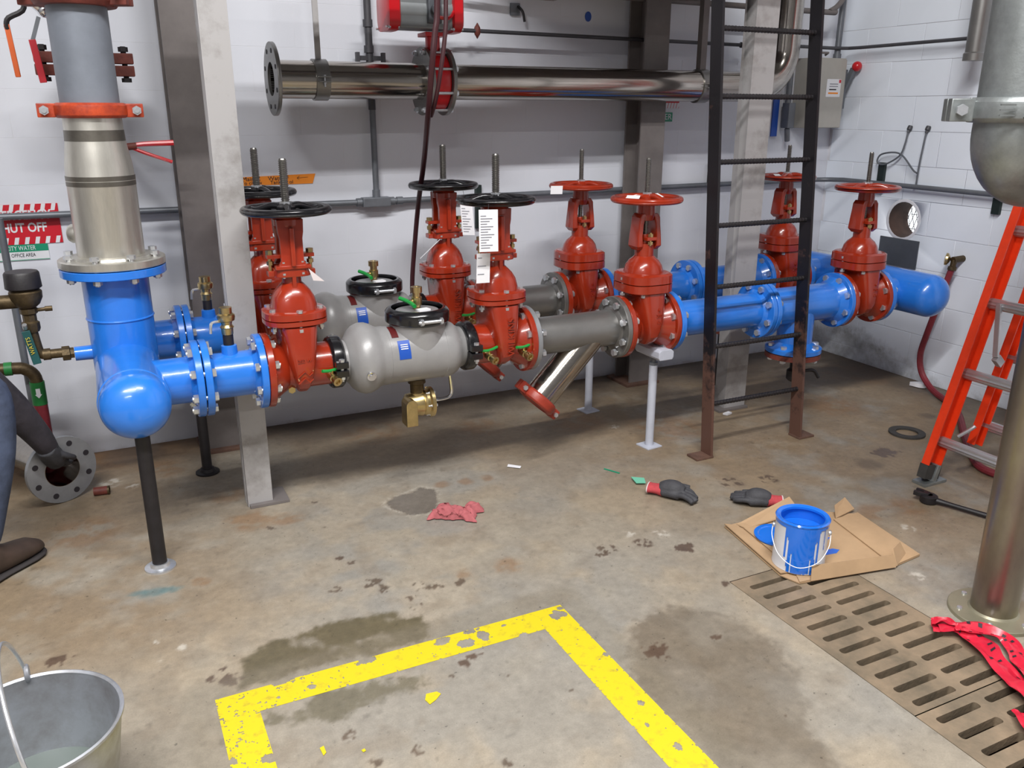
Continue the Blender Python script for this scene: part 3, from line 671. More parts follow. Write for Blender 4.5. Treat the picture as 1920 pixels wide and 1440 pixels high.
ROWS = [('front', YF, ZF), ('back', YB, ZB)]
VX = [.550, 1.281, 1.922, 3.095]
made = {}
for row, y, z in ROWS:
    R_ = row+' pipe run'
    wr = .4 if row == 'front' else .9
    # ---- four gate valves
    l = {'front': ['red gate valve with black handwheel, first from left in the front run', 'red gate valve with black handwheel and large white paper tag, front run', 'red gate valve with red handwheel above the front pale grey stand', 'red gate valve with red handwheel next to the blue cap at far right'],
         'back': ['red gate valve with black handwheel half hidden behind the pale grey post', 'red gate valve with black handwheel standing behind the dark hose, back run', 'red gate valve with red handwheel above the back pale grey stand', 'red gate valve with red handwheel partly behind the black rung ladder']}[row]
    g = 'gate valves of the two pipe runs'
    v1 = gate_valve(VX[0], y, z, 'A', (-1,), l[0], wheelrot=wr); v2 = gate_valve(VX[1], y, z, 'A', (1,), l[1], True, wheelrot=wr+.5)
    v3 = gate_valve(VX[2], y, z, 'B', (-1, 1), l[2], wheelrot=wr+.3); v4 = gate_valve(VX[3], y, z, 'B', (-1, 1), l[3], wheelrot=wr+.7)
    for v_ in (v1, v2, v3, v4): v_['group'] = g
    cock(v1, (VX[0]+.085, y-.066, z-.02), (.25, -1, -.25), (0, -.15, 1)); MB().hexa((VX[0]-.045, y-.088, z-.045), (VX[0]-.047, y-.105, z-.048), .012).build('plug', M['brass'], v1)
    cock(v2, (VX[1]-.075, y-.066, z-.02), (.25, -1, -.25), (0, -.15, 1)); cock(v2, (VX[1]+.058, y-.078, z-.02), (.25, -1, -.25), (0, -.15, 1))
    # ---- blue spool with hose cock, between the header and the first valve
    r = thing('blue_spool', 'short blue flanged pipe with an upright brass hose cock, %s run' % row, 'pipe', (.34, y, z-FR), 'short blue spools beside the left header')
    mb = MB(); mb.cyl((.255, y, z), (.42, y, z), PR, n=40); mb.build('pipe', M['blue'], r)
    for a, b_ in ((.243, .243+FT), (.433, .433-FT)):
        mb = MB(); flange(mb, a, b_, y, z); mb.lathe([(0, PR+.014), (.014, PR+.001)], (b_, y, z), (1 if b_ > a else -1, 0, 0), 40); mb.build('flange', M['blue'], r)
    bolts(r, (.241, y, z), (1, 0, 0), .101, 8, B_FL)
    mb = MB(); mb.lathe([(.06, .026), (.098, .024), (.1, .018)], (.335, y, z), (0, 0, 1), 24); mb.build('weld_outlet', M['blue'], r)
    MB().cyl((.335, y, z+.09), (.335, y, z+.145), .0165).build('black_nipple', M['black_iron'], r)
    mb = MB(); mb.lathe([(.135, .018), (.155, .019), (.158, .022), (.166, .016), (.176, .018), (.18, .026), (.19, .028), (.198, .027), (.203, .020), (.222, .020), (.222, .014)], (.335, y, z), (0, 0, 1), 18)
    o = mb.build('hose_cock', M['brass'], r); MB().tube([(.318, y, z+.178), (.290, y-.012, z+.178), (.284, y-.016, z+.166), (.282, y-.016, z+.145)], .0045, n=8, k=3).build('lever', M['zinc'], o)
    # ---- black grooved couplings
    for cx_, lb in ((.672, 'left of'), (1.157, 'right of')):
        c = thing('grooved_coupling', 'black bolted pipe coupling %s the %s grey check valve housing' % (lb, row), 'coupling', (cx_, y, z-.1), 'black grooved couplings')
        half_rings(c, (cx_, y, z), (1, 0, 0), (0, 1, 0), .068, .090, .046, M['black'], earw=.026)
    # ---- backflow preventer housing
    r = thing('check_valve_housing', 'grey cast check valve housing with black capped tower, %s run' % row, 'backflow preventer', (.92, y, z-.13), 'grey check valve housings')
    mb = MB(); mb.lathe([(.0, .060), (.0, .070), (.02, .070), (.024, .078), (.032, .086), (.042, .102), (.058, .116), (.078, .1235), (.098, .123), (.116, .116), (.13, .107), (.14, .1035), (.160, .1035), (.161, .1022), (.364, .1022), (.365, .1035), (.386, .1035), (.40, .1), (.415, .092), (.424, .082), (.44, .0735), (.465, .070), (.465, .06)], (.687, y, z), (1, 0, 0), 56)
    mb.cyl((.975, y, z), (.975, y, z+.118), .0985, n=48); mb.lathe([(.112, .0985), (.118, .094), (.13, .092)], (.975, y, z), (0, 0, 1), 48); mb.build('casting', M['greycast'], r, smooth=40)
    mb = MB(); mb.lathe([(.110, .09), (.110, .104), (.117, .1125), (.150, .1125), (.157, .107), (.163, .099), (.163, .090), (.110, .09)], (.975, y, z), (0, 0, 1), 48)
    mb.box((.985, y-.112, z+.132), (.05, .014, .024)); cap = mb.build('tower_clamp', M['black'], r, bevel=.002)
    inst(boltmesh('bolt', .06, .0115, M['zinc']), 'bolt', cap, (.985, y-.120, z+.132), rotto((1, 0, 0)))
    mb = MB(); mb.lathe([(.140, .0), (.153, .0), (.154, .060), (.151, .075), (.151, .09)], (.975, y, z), (0, 0, 1), 48); mb.build('tower_lid', M['lidgrey'], r)
    cock(r, (.975, y, z+.152), (0, 0, 1), (-1, -.15, 0), 1.3, hu=(-.25, .95, .15))
    MB().box((.985, y-.035, z+.157), (.045, .028, .006), Matrix.Rotation(.2, 3, 'Z')).build('white_slip', M['white'], r)
    MB().lathe([(0, .016), (.008, .016), (.009, .011), (.016, .011), (.016, .004)], (.765, y-.117, z-.03), (0, -1, -.25), 16).build('plug', M['chrome'], r)
    # maroon strip and blue sticker wrapped on the barrel
    def wrap(x0_, x1_, a0, a1, rad, m, nm, par):
        mb = MB(); n = 10; vs = []; fs = []
        for i in range(n+1):
            a = a0+(a1-a0)*i/n
            for rr_ in (rad, rad+.0012):
                for xx in (x0_, x1_): vs.append((xx, y-rr_*math.sin(a), z+rr_*math.cos(a)))
        for i in range(n):
            q = i*4; fs += [(q+2, q+3, q+7, q+6), (q, q+4, q+5, q+1), (q, q+2, q+6, q+4), (q+1, q+5, q+7, q+3)]
        fs += [(0, 1, 3, 2), (n*4, n*4+2, n*4+3, n*4+1)]
        return mb.add(vs, fs).build(nm, m, par)
    wrap(.858, .882, .1, .72, .1024, M['maroon'], 'maroon_strip', r)
    s_ = wrap(.872, .914, .86, 1.5, .1024, M['bluelabel'], 'blue_sticker', r)
    for q in range(3): wrap(.880, .906, 1.0+.07*q, 1.03+.07*q, .1038, M['white'], 'print', s_)
    # ---- relief valve below the housing
    r = thing('relief_valve', 'brass relief valve hanging under the %s grey housing' % row, 'valve', (.97, y, z-.25), 'brass relief valves')
    mb = MB(); mb.lathe([(-.10, .03), (-.115, .032), (-.12, .025), (-.16, .024)], (.965, y, z), (0, 0, 1), 20); mb.build('neck', M['brassold'], r)
    mb = MB(); mb.lathe([(-.045, .030), (-.040, .040), (-.01, .043), (.008, .047), (.014, .047), (.018, .042), (.026, .048), (.036, .048), (.042, .056), (.054, .056), (.056, .02)], (.965, y, z-.195), (1, 0, 0), 32); mb.lathe([(0, .024), (-.05, .030)], (.965, y, z-.15), (0, 0, 1), 20); mb.build('brass_body', M['brass'], r)
    mb = MB(); mb.prism([(-.021, -.066), (.021, -.066)]+[(.021*math.cos(a), .012+.021*math.sin(a)) for a in [math.pi*i/10 for i in range(11)]], (.926, y-.056, z-.195), (1, 0, 0), (0, 0, 1), (0, .06, 0)); mb.build('discharge_spout', M['brass'], r, bevel=.003)
    MB().tube([(1.02, y, z-.19), (1.05, y, z-.192), (1.085, y, z-.188), (1.098, y, z-.17), (1.096, y, z-.13), (1.092, y, z-.095)], .0065, n=8).build('braided_tube', M['chrome'], r)
    bolts(r, (1.013, y, z-.195), (1, 0, 0), .047, 6, boltmesh('bolt', .012, .006, M['zinc']))
    # ---- stainless spool with strainer leg
    r = thing('strainer_spool', 'dull stainless flanged pipe with slanting strainer leg, %s run' % row, 'pipe', (1.6, y, z-.3), 'stainless strainer spools')
    mb = MB(); mb.cyl((1.41, y, z), (1.79, y, z), .0715, n=48); mb.build('pipe', M['steeldull'], r)
    for a, b_ in ((1.397, 1.397+.018), (1.806, 1.806-.02)):
        mb = MB(); flange(mb, a, b_, y, z, FR-.001); mb.lathe([(0, .086), (.004, .086), (.012, .073)], (b_, y, z), (1 if b_ > a else -1, 0, 0), 48); mb.build('flange', M['flangegrey'] if a < 1.5 else M['steeldull'], r)
    p0, p1 = V((1.705, y, z)), V((1.452, y, z-.257)); ax = (p1-p0).normalized()
    MB().cyl(p0, p1, .0625, n=44).build('strainer_leg', M['steel'], r)
    MB().cyl(p1-ax*.012, p1+ax*.012, .060, n=40).build('end_cap', M['reddark'], r)
    ear = V((-ax.z, 0, ax.x))
    half_rings(r, p1-ax*.006, ax, ear, .058, .080, .042, M['reddark'], earw=.03, name='clamp_half')
    # ---- right-hand blue pipe and tee
    r = thing('blue_pipe', 'long blue flanged pipe right of the red wheel valves, %s run' % row, 'pipe', (2.28, y, z-FR), 'long blue flanged pipes')
    mb = MB(); mb.cyl((2.05, y, z), (2.52, y, z), PR, n=40); mb.build('pipe', M['blue'], r)
    for a, b_ in ((2.039, 2.039+FT), (2.529, 2.529-FT)):
        mb = MB(); flange(mb, a, b_, y, z); mb.lathe([(0, PR+.014), (.014, PR+.001)], (b_, y, z), (1 if b_ > a else -1, 0, 0), 40); mb.build('flange', M['blue'], r)
    bolts(r, (2.531, y, z), (-1, 0, 0), .101, 8, B_FL)
    r = thing('blue_tee', 'blue flanged pipe tee with downward outlet, %s run' % row, 'pipe tee', (2.755, y, z-.25), 'blue pipe tees')
    mb = MB(); mb.cyl((2.54, y, z), (2.97, y, z), PR+.008, n=40); mb.cyl((2.755, y, z), (2.755, y, z-.19), PR+.004, n=40); mb.build('casting', M['blue'], r)
    for a, b_ in ((2.533, 2.533+FT), (2.978, 2.978-FT)):
        mb = MB(); flange(mb, a, b_, y, z); mb.lathe([(0, PR+.03), (.03, PR+.008)], (b_, y, z), (1 if b_ > a else -1, 0, 0), 40); mb.build('flange', M['blue'], r)
    mb = MB(); mb.lathe([(0, .02), (0, FR-.002), (.002, FR), (.02, FR), (.022, FR-.003), (.026, .1), (.045, PR+.004)], (2.755, y, z-.212), (0, 0, 1), 44); mb.build('outlet_flange', M['blue'], r)
    mb = MB(); mb.lathe([(0, .0), (0, FR-.002), (.022, FR-.002), (.022, 0)], (2.755, y, z-.237), (0, 0, 1), 44); mb.build('blind_flange', M['rust_iron'], r)
    bolts(r, (2.755, y, z-.212), (0, 0, 1), .101, 8, B_FL)
# ---- left header with riser
r = thing('blue_header', 'thick glossy blue header with riser and domed end cap, left', 'pipe header', (.036, 2.9, ZF-.1))
hx = .036; hr = .0985
capprof = lambda r_, d: [(d*math.sin(math.pi/2*i/10), r_*math.cos(math.pi/2*i/10)) for i in range(11)]
mb = MB(); mb.lathe([(-.42, hr), (.42, hr)]+[(.42+h, q) for h, q in capprof(hr, .078)], (hx, 2.985, ZF), (0, -1, 0), 56); mb.lathe(capprof(hr, .07), (hx, 3.405, ZF), (0, 1, 0), 48); mb.build('header_pipe', M['blue'], r)
mb = MB(); mb.cyl((hx, 3.01, ZF), (hx, 3.01, .862), .1005, n=56); mb.torus((hx, 3.01, .715), (0, 0, 1), .1, .004, m=8); mb.build('riser_pipe', M['blue'], r)
mb = MB(); mb.torus((hx, 2.60, ZF), (0, 1, 0), hr-.001, .0035, m=8); mb.build('weld_bead', M['blue'], r)
mb = MB(); mb.lathe([(0, .03), (0, .156), (.002, .158), (.024, .158), (.026, .156), (.026, .03)], (hx, 3.01, .856), (0, 0, 1), 56); mb.build('riser_flange', M['blue'], r)
for y, z in ((YF, ZF), (YB, ZB)):
    mb = MB(); mb.cyl((hx, y, z), (.23, y, z), PR, n=40); mb.build('branch_pipe', M['blue'], r)
    mb = MB(); flange(mb, .239, .239-FT, y, z); mb.lathe([(0, PR+.014), (.014, PR+.001)], (.239-FT, y, z), (-1, 0, 0), 40); mb.build('branch_flange', M['blue'], r)
MB().lathe([(.09, .024), (.150, .023), (.150, .016)], (hx, 3.01, .603), (-1, 0, 0), 20).build('side_nipple', M['blue'], r)
# ---- right header with cap
r = thing('blue_header', 'thick glossy blue header with domed end cap, far right', 'pipe header', (3.41, 2.9, ZF-.1))
mb = MB(); mb.lathe([(-.44, hr), (.36, hr)]+[(.36+h, q) for h, q in capprof(hr, .075)], (3.41, 2.97, .550), (0, -1, 0), 56); mb.lathe(capprof(hr, .07), (3.41, 3.41, .550), (0, 1, 0), 48); mb.build('header_pipe', M['blue'], r)
for y, z in ((YF, ZF), (YB, ZB)):
    mb = MB(); mb.cyl((3.23, y, z), (3.41, y, z), PR, n=40); mb.build('branch_pipe', M['blue'], r)
    mb = MB(); flange(mb, 3.212, 3.212+FT, y, z); mb.lathe([(0, PR+.014), (.014, PR+.001)], (3.212+FT, y, z), (1, 0, 0), 40); mb.build('branch_flange', M['blue'], r)
# ---- riser above the left header
r = thing('stainless_riser', 'stainless tapered riser pipe bolted onto the blue flange', 'pipe', (hx, 3.01, .885))
mb = MB(); mb.lathe([(.0, .06), (.0, .157), (.002, .159), (.022, .159), (.025, .155), (.025, .125), (.032, .121), (.034, .101)], (hx, 3.01, .885), (0, 0, 1), 56); mb.build('flange', M['steelv'], r)
bolts(r, (hx, 3.01, .886), (0, 0, 1), .136, 8, B_BIG)
mb = MB(); mb.lathe([(.91, .0995), (1.145, .0995), (1.15, .1005), (1.155, .0995), (1.20, .0965), (1.25, .0885), (1.275, .085), (1.285, .084), (1.29, .085), (1.295, .084), (1.355, .084)], (hx, 3.01, 0), (0, 0, 1), 48); mb.build('tapered_pipe', M['steelv'], r)
for pr in ([(1.135, .1003), (1.165, .1003)], [(1.268, .0866), (1.30, .0850)]): MB().lathe(pr, (hx, 3.01, 0), (0, 0, 1), 48).build('weld_band', M['weld'], r)
mb = MB(); mb.lathe([(.09, .03), (.11, .03), (.12, .024), (.12, .012)], (hx, 3.01, .985), (-1, .35, 0), 18); mb.build('side_plug', M['steelv'], r)
r = thing('grooved_coupling', 'orange bolted coupling joining grey pipe to stainless riser', 'coupling', (hx, 3.01, 1.33))
half_rings(r, (hx, 3.01, 1.357), (0, 0, 1), (1, 0, 0), .08, .104, .044, M['orange_iron'], boltmesh('bolt', .07, .014, M['zinc']), earw=.05)
solo(MB().lathe([(0, .07), (0, .0835), (.30, .0835), (.30, .07)], (hx, 3.01, 1.362), (0, 0, 1), 44), 'grey_pipe', M['greypaint'], 'grey painted vertical pipe above the orange coupling', 'pipe', (hx, 3.01, 1.362))
r = thing('grooved_coupling', 'rusty red bolted coupling at the top of the grey pipe', 'coupling', (hx, 3.01, 1.635))
half_rings(r, (hx, 3.01, 1.685), (0, 0, 1), (1, -.5, 0), .08, .118, .075, M['rust_iron'], boltmesh('bolt', .09, .015, M['brassold']), earw=.05)
solo(MB().cyl((hx, 3.01, 1.69), (hx, 3.01, 2.2), .0835, n=40), 'grey_pipe', M['greypaint'], 'grey pipe going up above the rusty red coupling', 'pipe', (hx, 3.01, 1.69))
# ================================================================ UPPER STAINLESS LINE WITH BUTTERFLY VALVE
TY_, TZ_, TR_, TF_ = 3.40, 1.468, .0685, .1305
r = thing('stainless_pipe', 'polished stainless pipe with open left flange, overhead', 'pipe', (.95, TY_, TZ_-.13))
mb = MB(); mb.lathe([(0, .060), (0, TR_), (.585, TR_), (.585, .060), (0, .060)], (.671, TY_, TZ_), (1, 0, 0), 48); mb.build('tube', M['steel'], r)
mb = MB(); mb.lathe([(0, .060), (0, TF_-.001), (.0015, TF_), (.013, TF_), (.0145, TF_-.001), (.0145, .071), (.022, .071), (.022, .060), (0, .060)], (.660, TY_, TZ_), (1, 0, 0), 56); mb.build('flange', M['steeldull'], r)
for i in range(8):
    a = math.pi/8+i*math.pi/4; MB().cyl((.6585, TY_+.105*math.cos(a), TZ_+.105*math.sin(a)), (.6607, TY_+.105*math.cos(a), TZ_+.105*math.sin(a)), .0085, n=12).build('bolt_hole', M['inkblack'], r)
mb = MB(); mb.lathe([(0, .060), (0, TF_-.001), (.014, TF_-.001), (.014, .060), (0, .060)], (1.252, TY_, TZ_), (1, 0, 0), 48); mb.build('flange', M['steeldull'], r)
r = thing('stainless_pipe', 'long polished stainless pipe bending upward behind the ladder', 'pipe', (2.0, TY_, TZ_-.13))
ex, er = 2.963, .173
cl = [V((1.356, TY_, TZ_)), V((ex, TY_, TZ_))]+[V((ex+er*math.sin(a), TY_, TZ_+er-er*math.cos(a))) for a in [math.pi/2*i/10 for i in range(1, 11)]]+[V((ex+er, TY_, 2.6))]
mb = MB(); mb.tube(cl, TR_, n=40, k=1); mb.build('tube', M['steel'], r)
mb = MB(); mb.lathe([(0, .060), (0, TF_-.001), (.014, TF_-.001), (.014, .060), (0, .060)], (1.342, TY_, TZ_), (1, 0, 0), 48); mb.build('flange', M['steeldull'], r)
vx_ = 1.304; az_ = 1.727
r = thing('butterfly_valve', 'bright red butterfly valve with grey actuator between stainless flanges', 'valve', (vx_, TY_, TZ_-.14))
mb = MB(); mb.lathe([(0, .054), (0, .108), (.005, .112), (.068, .112), (.073, .108), (.073, .054)], (vx_-.0365, TY_, TZ_), (1, 0, 0), 44); mb.cyl((vx_, TY_, TZ_+.10), (vx_, TY_, TZ_+.168), .029); mb.box((vx_, TY_, TZ_+.175), (.092, .092, .015)); mb.build('valve_body', M['redbright'], r, bevel=.002)
bolts(r, (vx_, TY_, TZ_), (1, 0, 0), .117, 8, boltmesh('bolt', .106, .0105, M['zinc']), .5)
mb = MB(); mb.box((1.258, TY_, az_), (.216, .13, .135)); mb.cyl((1.144, TY_, az_), (1.371, TY_, az_), .069, n=32); mb.build('actuator_body', M['alu'], r, bevel=.006)
for x0_, x1_ in ((1.099, 1.151), (1.364, 1.410)):
    mb = MB(); mb.loft([[p for p in [V((xx, TY_+q.x, az_+q.y)) for q in sect(0, 0, 0, s_, s_, 5, 32)]] for xx, s_ in ((x0_, .063), (x0_+.006, .078), (x1_-.006, .078), (x1_, .071))]); cp = mb.build('end_cap', M['redbright'], r)
    for dy, dz in ((-1, -1), (-1, 1), (1, -1), (1, 1)): inst(B_TINY, 'bolt', cp, ((x0_+x1_)/2, TY_+dy*.065, az_+dz*.065), rotto((1, 0, 0)))
mb = MB(); mb.box((1.285, TY_-.076, az_), (.054, .024, .097)); mb.cyl((1.285, TY_-.08, az_), (1.285, TY_-.108, az_), .02); mb.build('solenoid', M['plate'], r, bevel=.003)
MB().tube([(1.295, TY_-.092, az_-.027), (1.333, TY_-.097, az_-.03), (1.362, TY_-.076, az_-.011), (1.376, TY_-.054, az_+.011)], .0065, n=8).build('air_line', M['redbright'], r)
MB().tube([(1.387, TY_-.065, az_+.032), (1.403, TY_-.076, az_+.097), (1.371, TY_-.076, az_+.14)], .0055, n=8).build('air_line', M['redbright'], r)
# hangers
for hx_, rodm, lb in ((.841, 'post', 'left stainless band hanger around the overhead pipe'), (2.634, 'column', 'right stainless band hanger around the overhead pipe near the ladder')):
    r = thing('pipe_hanger', lb, 'pipe hanger', (hx_, TY_, TZ_-.075), 'band hangers of the overhead pipe')
    mb = MB(); mb.lathe([(-.026, TR_+.0005), (-.026, TR_+.0065), (.026, TR_+.0065), (.026, TR_+.0005), (-.026, TR_+.0005)], (hx_, TY_, TZ_), (1, 0, 0), 40); mb.build('band', M['steeldull'], r)
    for s_ in (-1, 1): MB().box((hx_, TY_-TR_-.013, TZ_+.0085*s_), (.047, .024, .004)).build('clamp_lug', M['steeldull'], r)
    inst(boltmesh('bolt', .02, .006, M['zinc']), 'bolt', r, (hx_, TY_-TR_-.015, TZ_), None)
    MB().box((hx_, TY_, (TZ_+TR_+1.965)/2), (.021 if hx_ < 1 else .032, .007 if hx_ < 1 else .032, 1.965-TZ_-TR_)).build('strap', M[rodm], r)
solo(MB().tube([(1.12, 2.86, 2.15), (1.117, 2.86, 1.707), (1.107, 2.86, 1.608), (1.097, 2.87, 1.507), (1.109, 2.95, 1.354), (1.18, 3.2, 1.176), (1.231, 3.42, .991), (1.228, 3.47, .830), (1.212, 3.48, .646), (1.21, 3.47, .50)], .0105, n=10),
     'hanging_hose', M['hosedark'], 'dark red hose hanging down past the red butterfly valve', 'hose', (1.15, 3.0, .5))
solo(MB().tube([(1.16, 2.87, 2.15), (1.152, 2.87, 1.71), (1.146, 2.87, 1.60), (1.13, 2.88, 1.48), (1.125, 2.92, 1.39), (1.13, 2.98, 1.34)], .008, n=8), 'air_hose', M['hosedark'], 'thinner dark hose looping beside the hanging hose', 'hose', (1.17, 3.0, 1.34))
# ================================================================ CONDUITS AND BOXES ON THE WALLS
def conduit(name, pts, rad, m, label, k=1, clamps=(), group='conduits on the walls'):
    r = thing(name, label, 'conduit', pts[0], group)
    MB().tube(pts, rad, n=12, k=k).build('tube', M[m], r)
    for c, a in clamps: MB().lathe([(-.014, rad), (-.014, rad+.005), (.014, rad+.005), (.014, rad), (-.014, rad)], c, a, 12).build('fitting', M[m], r)
    return r
zc = .977
c = conduit('wall_conduit', [(-.9, 3.665, .985), (1.04, 3.665, zc)], .0125, 'conduit', 'horizontal grey conduit from left edge to the conduit tee')
conduit('wall_conduit', [(1.20, 3.665, zc), (3.62, 3.665, .99), (3.70, 3.65, .99), (3.745, 3.61, .992), (3.765, 3.53, .995), (3.765, 1.4, .985)], .0125, 'conduit', 'horizontal grey conduit from the conduit tee round the room corner', clamps=[((1.23, 3.665, zc), (1, 0, 0))])
r = thing('conduit_tee', 'grey conduit tee box on the back wall', 'conduit fitting', (1.12, 3.665, zc))
mb = MB(); mb.box((1.12, 3.66, zc), (.125, .045, .04)); mb.build('box', M['conduit'], r, bevel=.004)
mb = MB(); mb.cyl((1.125, 3.665, zc+.02), (1.125, 3.665, zc+.05), .017, n=16); mb.build('hub', M['conduit'], r)
for s_ in (-1, 1): MB().cyl((1.12+s_*.06, 3.665, zc), (1.12+s_*.085, 3.665, zc), .018, n=16).build('hub', M['conduit'], r)
conduit('wall_conduit', [(1.125, 3.665, zc+.04), (1.125, 3.665, 1.36)], .013, 'conduit', 'lower vertical grey conduit above the conduit tee')
r = conduit('wall_conduit', [(1.124, 3.665, 1.36), (1.122, 3.665, 2.2)], .0155, 'conduitdark', 'upper vertical dark conduit passing behind the overhead pipe', clamps=[((1.122, 3.665, 1.70), (0, 0, 1)), ((1.122, 3.665, 1.60), (0, 0, 1))])
mb = MB(); mb.box((1.124, 3.66, 1.565), (.115, .012, .018)); 
for s_ in (-1, 1): mb.box((1.124+s_*.055, 3.655, 1.567), (.014, .024, .04))
mb.build('strap', M['conduitdark'], r)
MB().box((1.05, 3.66, 1.535), (.15, .05, .012)).build('bracket', M['inkblack'], r)
r = conduit('thin_conduit', [(1.405, 3.47, 1.70), (1.45, 3.55, 1.688), (1.5, 3.6, 1.684), (3.03, 3.6, 1.672)], .0085, 'conduitdark', 'thin dark conduit running right from the red actuator', clamps=[((3.04, 3.6, 1.672), (1, 0, 0))])
mb = MB(); mb.lathe([(-.012, .008), (-.012, .014), (0, .03), (.012, .014), (.012, .008)], (1.587, 3.6, 1.684), (1, 0, 0), 14, sx=1.1, sy=.5); mb.build('rusty_clamp', M['rust_iron'], r)
r = conduit('thin_conduit', [(3.36, 3.6, 1.678), (3.66, 3.6, 1.676), (3.73, 3.57, 1.676), (3.745, 3.5, 1.676), (3.745, 2.84, 1.679)], .0085, 'conduitdark', 'thin dark conduit rounding the corner above the disconnect box')
mb = MB(); mb.lathe([(-.010, .008), (-.010, .013), (0, .028), (.010, .013), (.010, .008)], (3.39, 3.6, 1.678), (1, 0, 0), 14, sx=1.1, sy=.5); mb.build('rusty_clamp', M['rust_iron'], r)
conduit('wall_conduit', [(1.5, 3.6, 1.86), (2.0, 3.56, 1.852), (3.46, 3.55, 1.842), (3.55, 3.55, 1.85), (3.61, 3.55, 1.885), (3.64, 3.55, 1.95), (3.65, 3.55, 2.2)], .0135, 'column', 'upper grey brown conduit bending up near the corner', k=4)
r = conduit('wall_conduit', [(3.425, 3.655, 1.39), (3.42, 3.655, 2.2)], .016, 'conduit', 'vertical grey conduit left of the disconnect box', clamps=[((3.42, 3.655, 1.80), (0, 0, 1))])
mb = MB(); mb.box((3.43, 3.65, 1.335), (.045, .055, .13)); mb.cyl((3.43, 3.65, 1.27), (3.44, 3.65, 1.2), .014); mb.build('conduit_body', M['conduit'], r, bevel=.005)
conduit('wall_conduit', [(3.695, 3.61, 1.62), (3.695, 3.61, 1.75), (3.70, 3.61, 2.2)], .0165, 'conduit', 'grey conduit entering the top of the disconnect box', clamps=[((3.695, 3.61, 1.635), (0, 0, 1))])
for q, (x_, y_, z_, rot) in enumerate(((1.622, 3.69, .93, 0), (2.968, 3.69, 1.03, 0), (3.79, 3.30, 1.02, 1), (3.79, 2.62, .98, 1))):
    lb = ['dark strut clip behind the second black handwheel', 'dark strut clip on the wall left of the black ladder', 'dark strut clip on the block wall by the rightmost handwheel', 'dark strut clip on the block wall under the galvanised elbow'][q]
    mb = MB(); s_ = (.03, .02, .2 if q != 1 else .12) if not rot else (.02, .04, .16); mb.box((x_, y_, z_), s_)
    solo(mb, 'strut_clip', M['strut'], lb, 'strut clip', (x_, y_, z_-.08), 'strut clips holding the conduit', bevel=.003)
# disconnect box
r = thing('disconnect_box', 'grey electrical disconnect box with red knob lever', 'electrical box', (3.6, 3.62, 1.27))
MB().box((3.612, 3.635, 1.448), (.235, .125, .355)).build('enclosure', M['boxgrey'], r, bevel=.004)
MB().box((3.612, 3.568, 1.445), (.225, .012, .345)).build('door', M['boxgrey'], r, bevel=.003)
MB().box((3.645, 3.5613, 1.475), (.10, .001, .09)).build('warning_label', M['signwhite'], r)
for q, (dx, dz, w_, h_, m_) in enumerate(((.042, .034, .014, .016, 'signred'), (0, .02, .06, .004, 'ink'), (0, .008, .06, .004, 'ink'), (-.005, -.008, .05, .006, 'inkblack'), (0, -.026, .07, .008, 'orangetape'))):
    MB().box((3.645+dx, 3.5605, 1.475+dz), (w_, .0008, h_)).build('print', M[m_], r)
lv = MB().bar((3.735, 3.60, 1.42), (3.765, 3.55, 1.575), .022, .03); lv.box((3.737, 3.60, 1.47), (.02, .06, .20)); lv.build('lever', M['conduit'], r, bevel=.003)
MB().sphere((3.770, 3.535, 1.585), .026, 20, 12).build('knob', M['redbright'], r)
MB().tube([(3.535, 3.6, 1.624), (3.535, 3.58, 1.65), (3.60, 3.58, 1.65), (3.60, 3.6, 1.64)], .006, n=8, k=1).build('latch', M['column'], r)
# red-handled valve glimpsed behind rail, blue framed board
r = thing('wall_board', 'blue edged white board on the back wall behind the grey post', 'board', (3.29, 3.69, 1.23))
MB().box((3.292, 3.694, 1.322), (.19, .010, .19)).build('panel', M['signwhite'], r)
for x_, w_ in ((3.211, .014), (3.37, .040)): MB().box((x_, 3.686, 1.322), (w_, .01, .19)).build('blue_edge', M['bluelabel'], r)
# ---------------------------------------------------------------- signs
def hazard_sign(x1_, z1_, label, lines, w_=.52, h_=.148):
    r = thing('emergency_sign', label, 'sign', (x1_-w_/2, 3.698, z1_-h_))
    y = 3.6965
    MB().box((x1_-w_/2, y+.001, z1_-h_/2), (w_, .003, h_)).build('panel', M['signred'], r)
    n = 15; dx = w_/n; st = .012
    for i in range(n):
        for zz, d in ((z1_-.013, 1), (z1_-h_+.013, 1)):
            xx = x1_-w_+dx*(i+.5)
            MB().prism([(-.009, -.013), (.005, -.013), (.012, .013), (-.002, .013)], (xx, y-.0008, zz), (1, 0, 0), (0, 0, 1), (0, .0006, 0)).build('white_stripe', M['signwhite'], r)
    for q, tx in enumerate(lines): text(tx, .047, M['signwhite'], r, (x1_-.027-.02*q, y-.001, z1_-.041-.047*q), (1, 0, 0), (0, 0, 1), align='RIGHT', bold=.0012, sx=.78)
    return r
def green_sign(x0_, x1_, z1_, label, sub=True):
    r = thing('water_sign', label, 'sign', ((x0_+x1_)/2, 3.698, z1_-.06))
    w_ = x1_-x0_; y = 3.6965
    MB().box(((x0_+x1_)/2, y+.001, z1_-.03), (w_, .003, .060)).build('panel', M['signwhite'], r)
    MB().box(((x0_+x1_)/2, y-.001, z1_-.013), (w_, .001, .026)).build('green_band', M['signgreen'], r)
    text('CITY WATER', .024, M['signwhite'], r, (x1_-.042, y-.0018, z1_-.0135), (1, 0, 0), (0, 0, 1), align='RIGHT', sx=.70)
    if sub: text('OFFICE AREA', .019, M['inkblack'], r, (x1_-.046, y-.0010, z1_-.040), (1, 0, 0), (0, 0, 1), align='RIGHT', sx=.72)
    MB().box(((x0_+x1_)/2, y-.001, z1_-.0575), (w_, .001, .002)).build('green_rule', M['signgreen'], r)
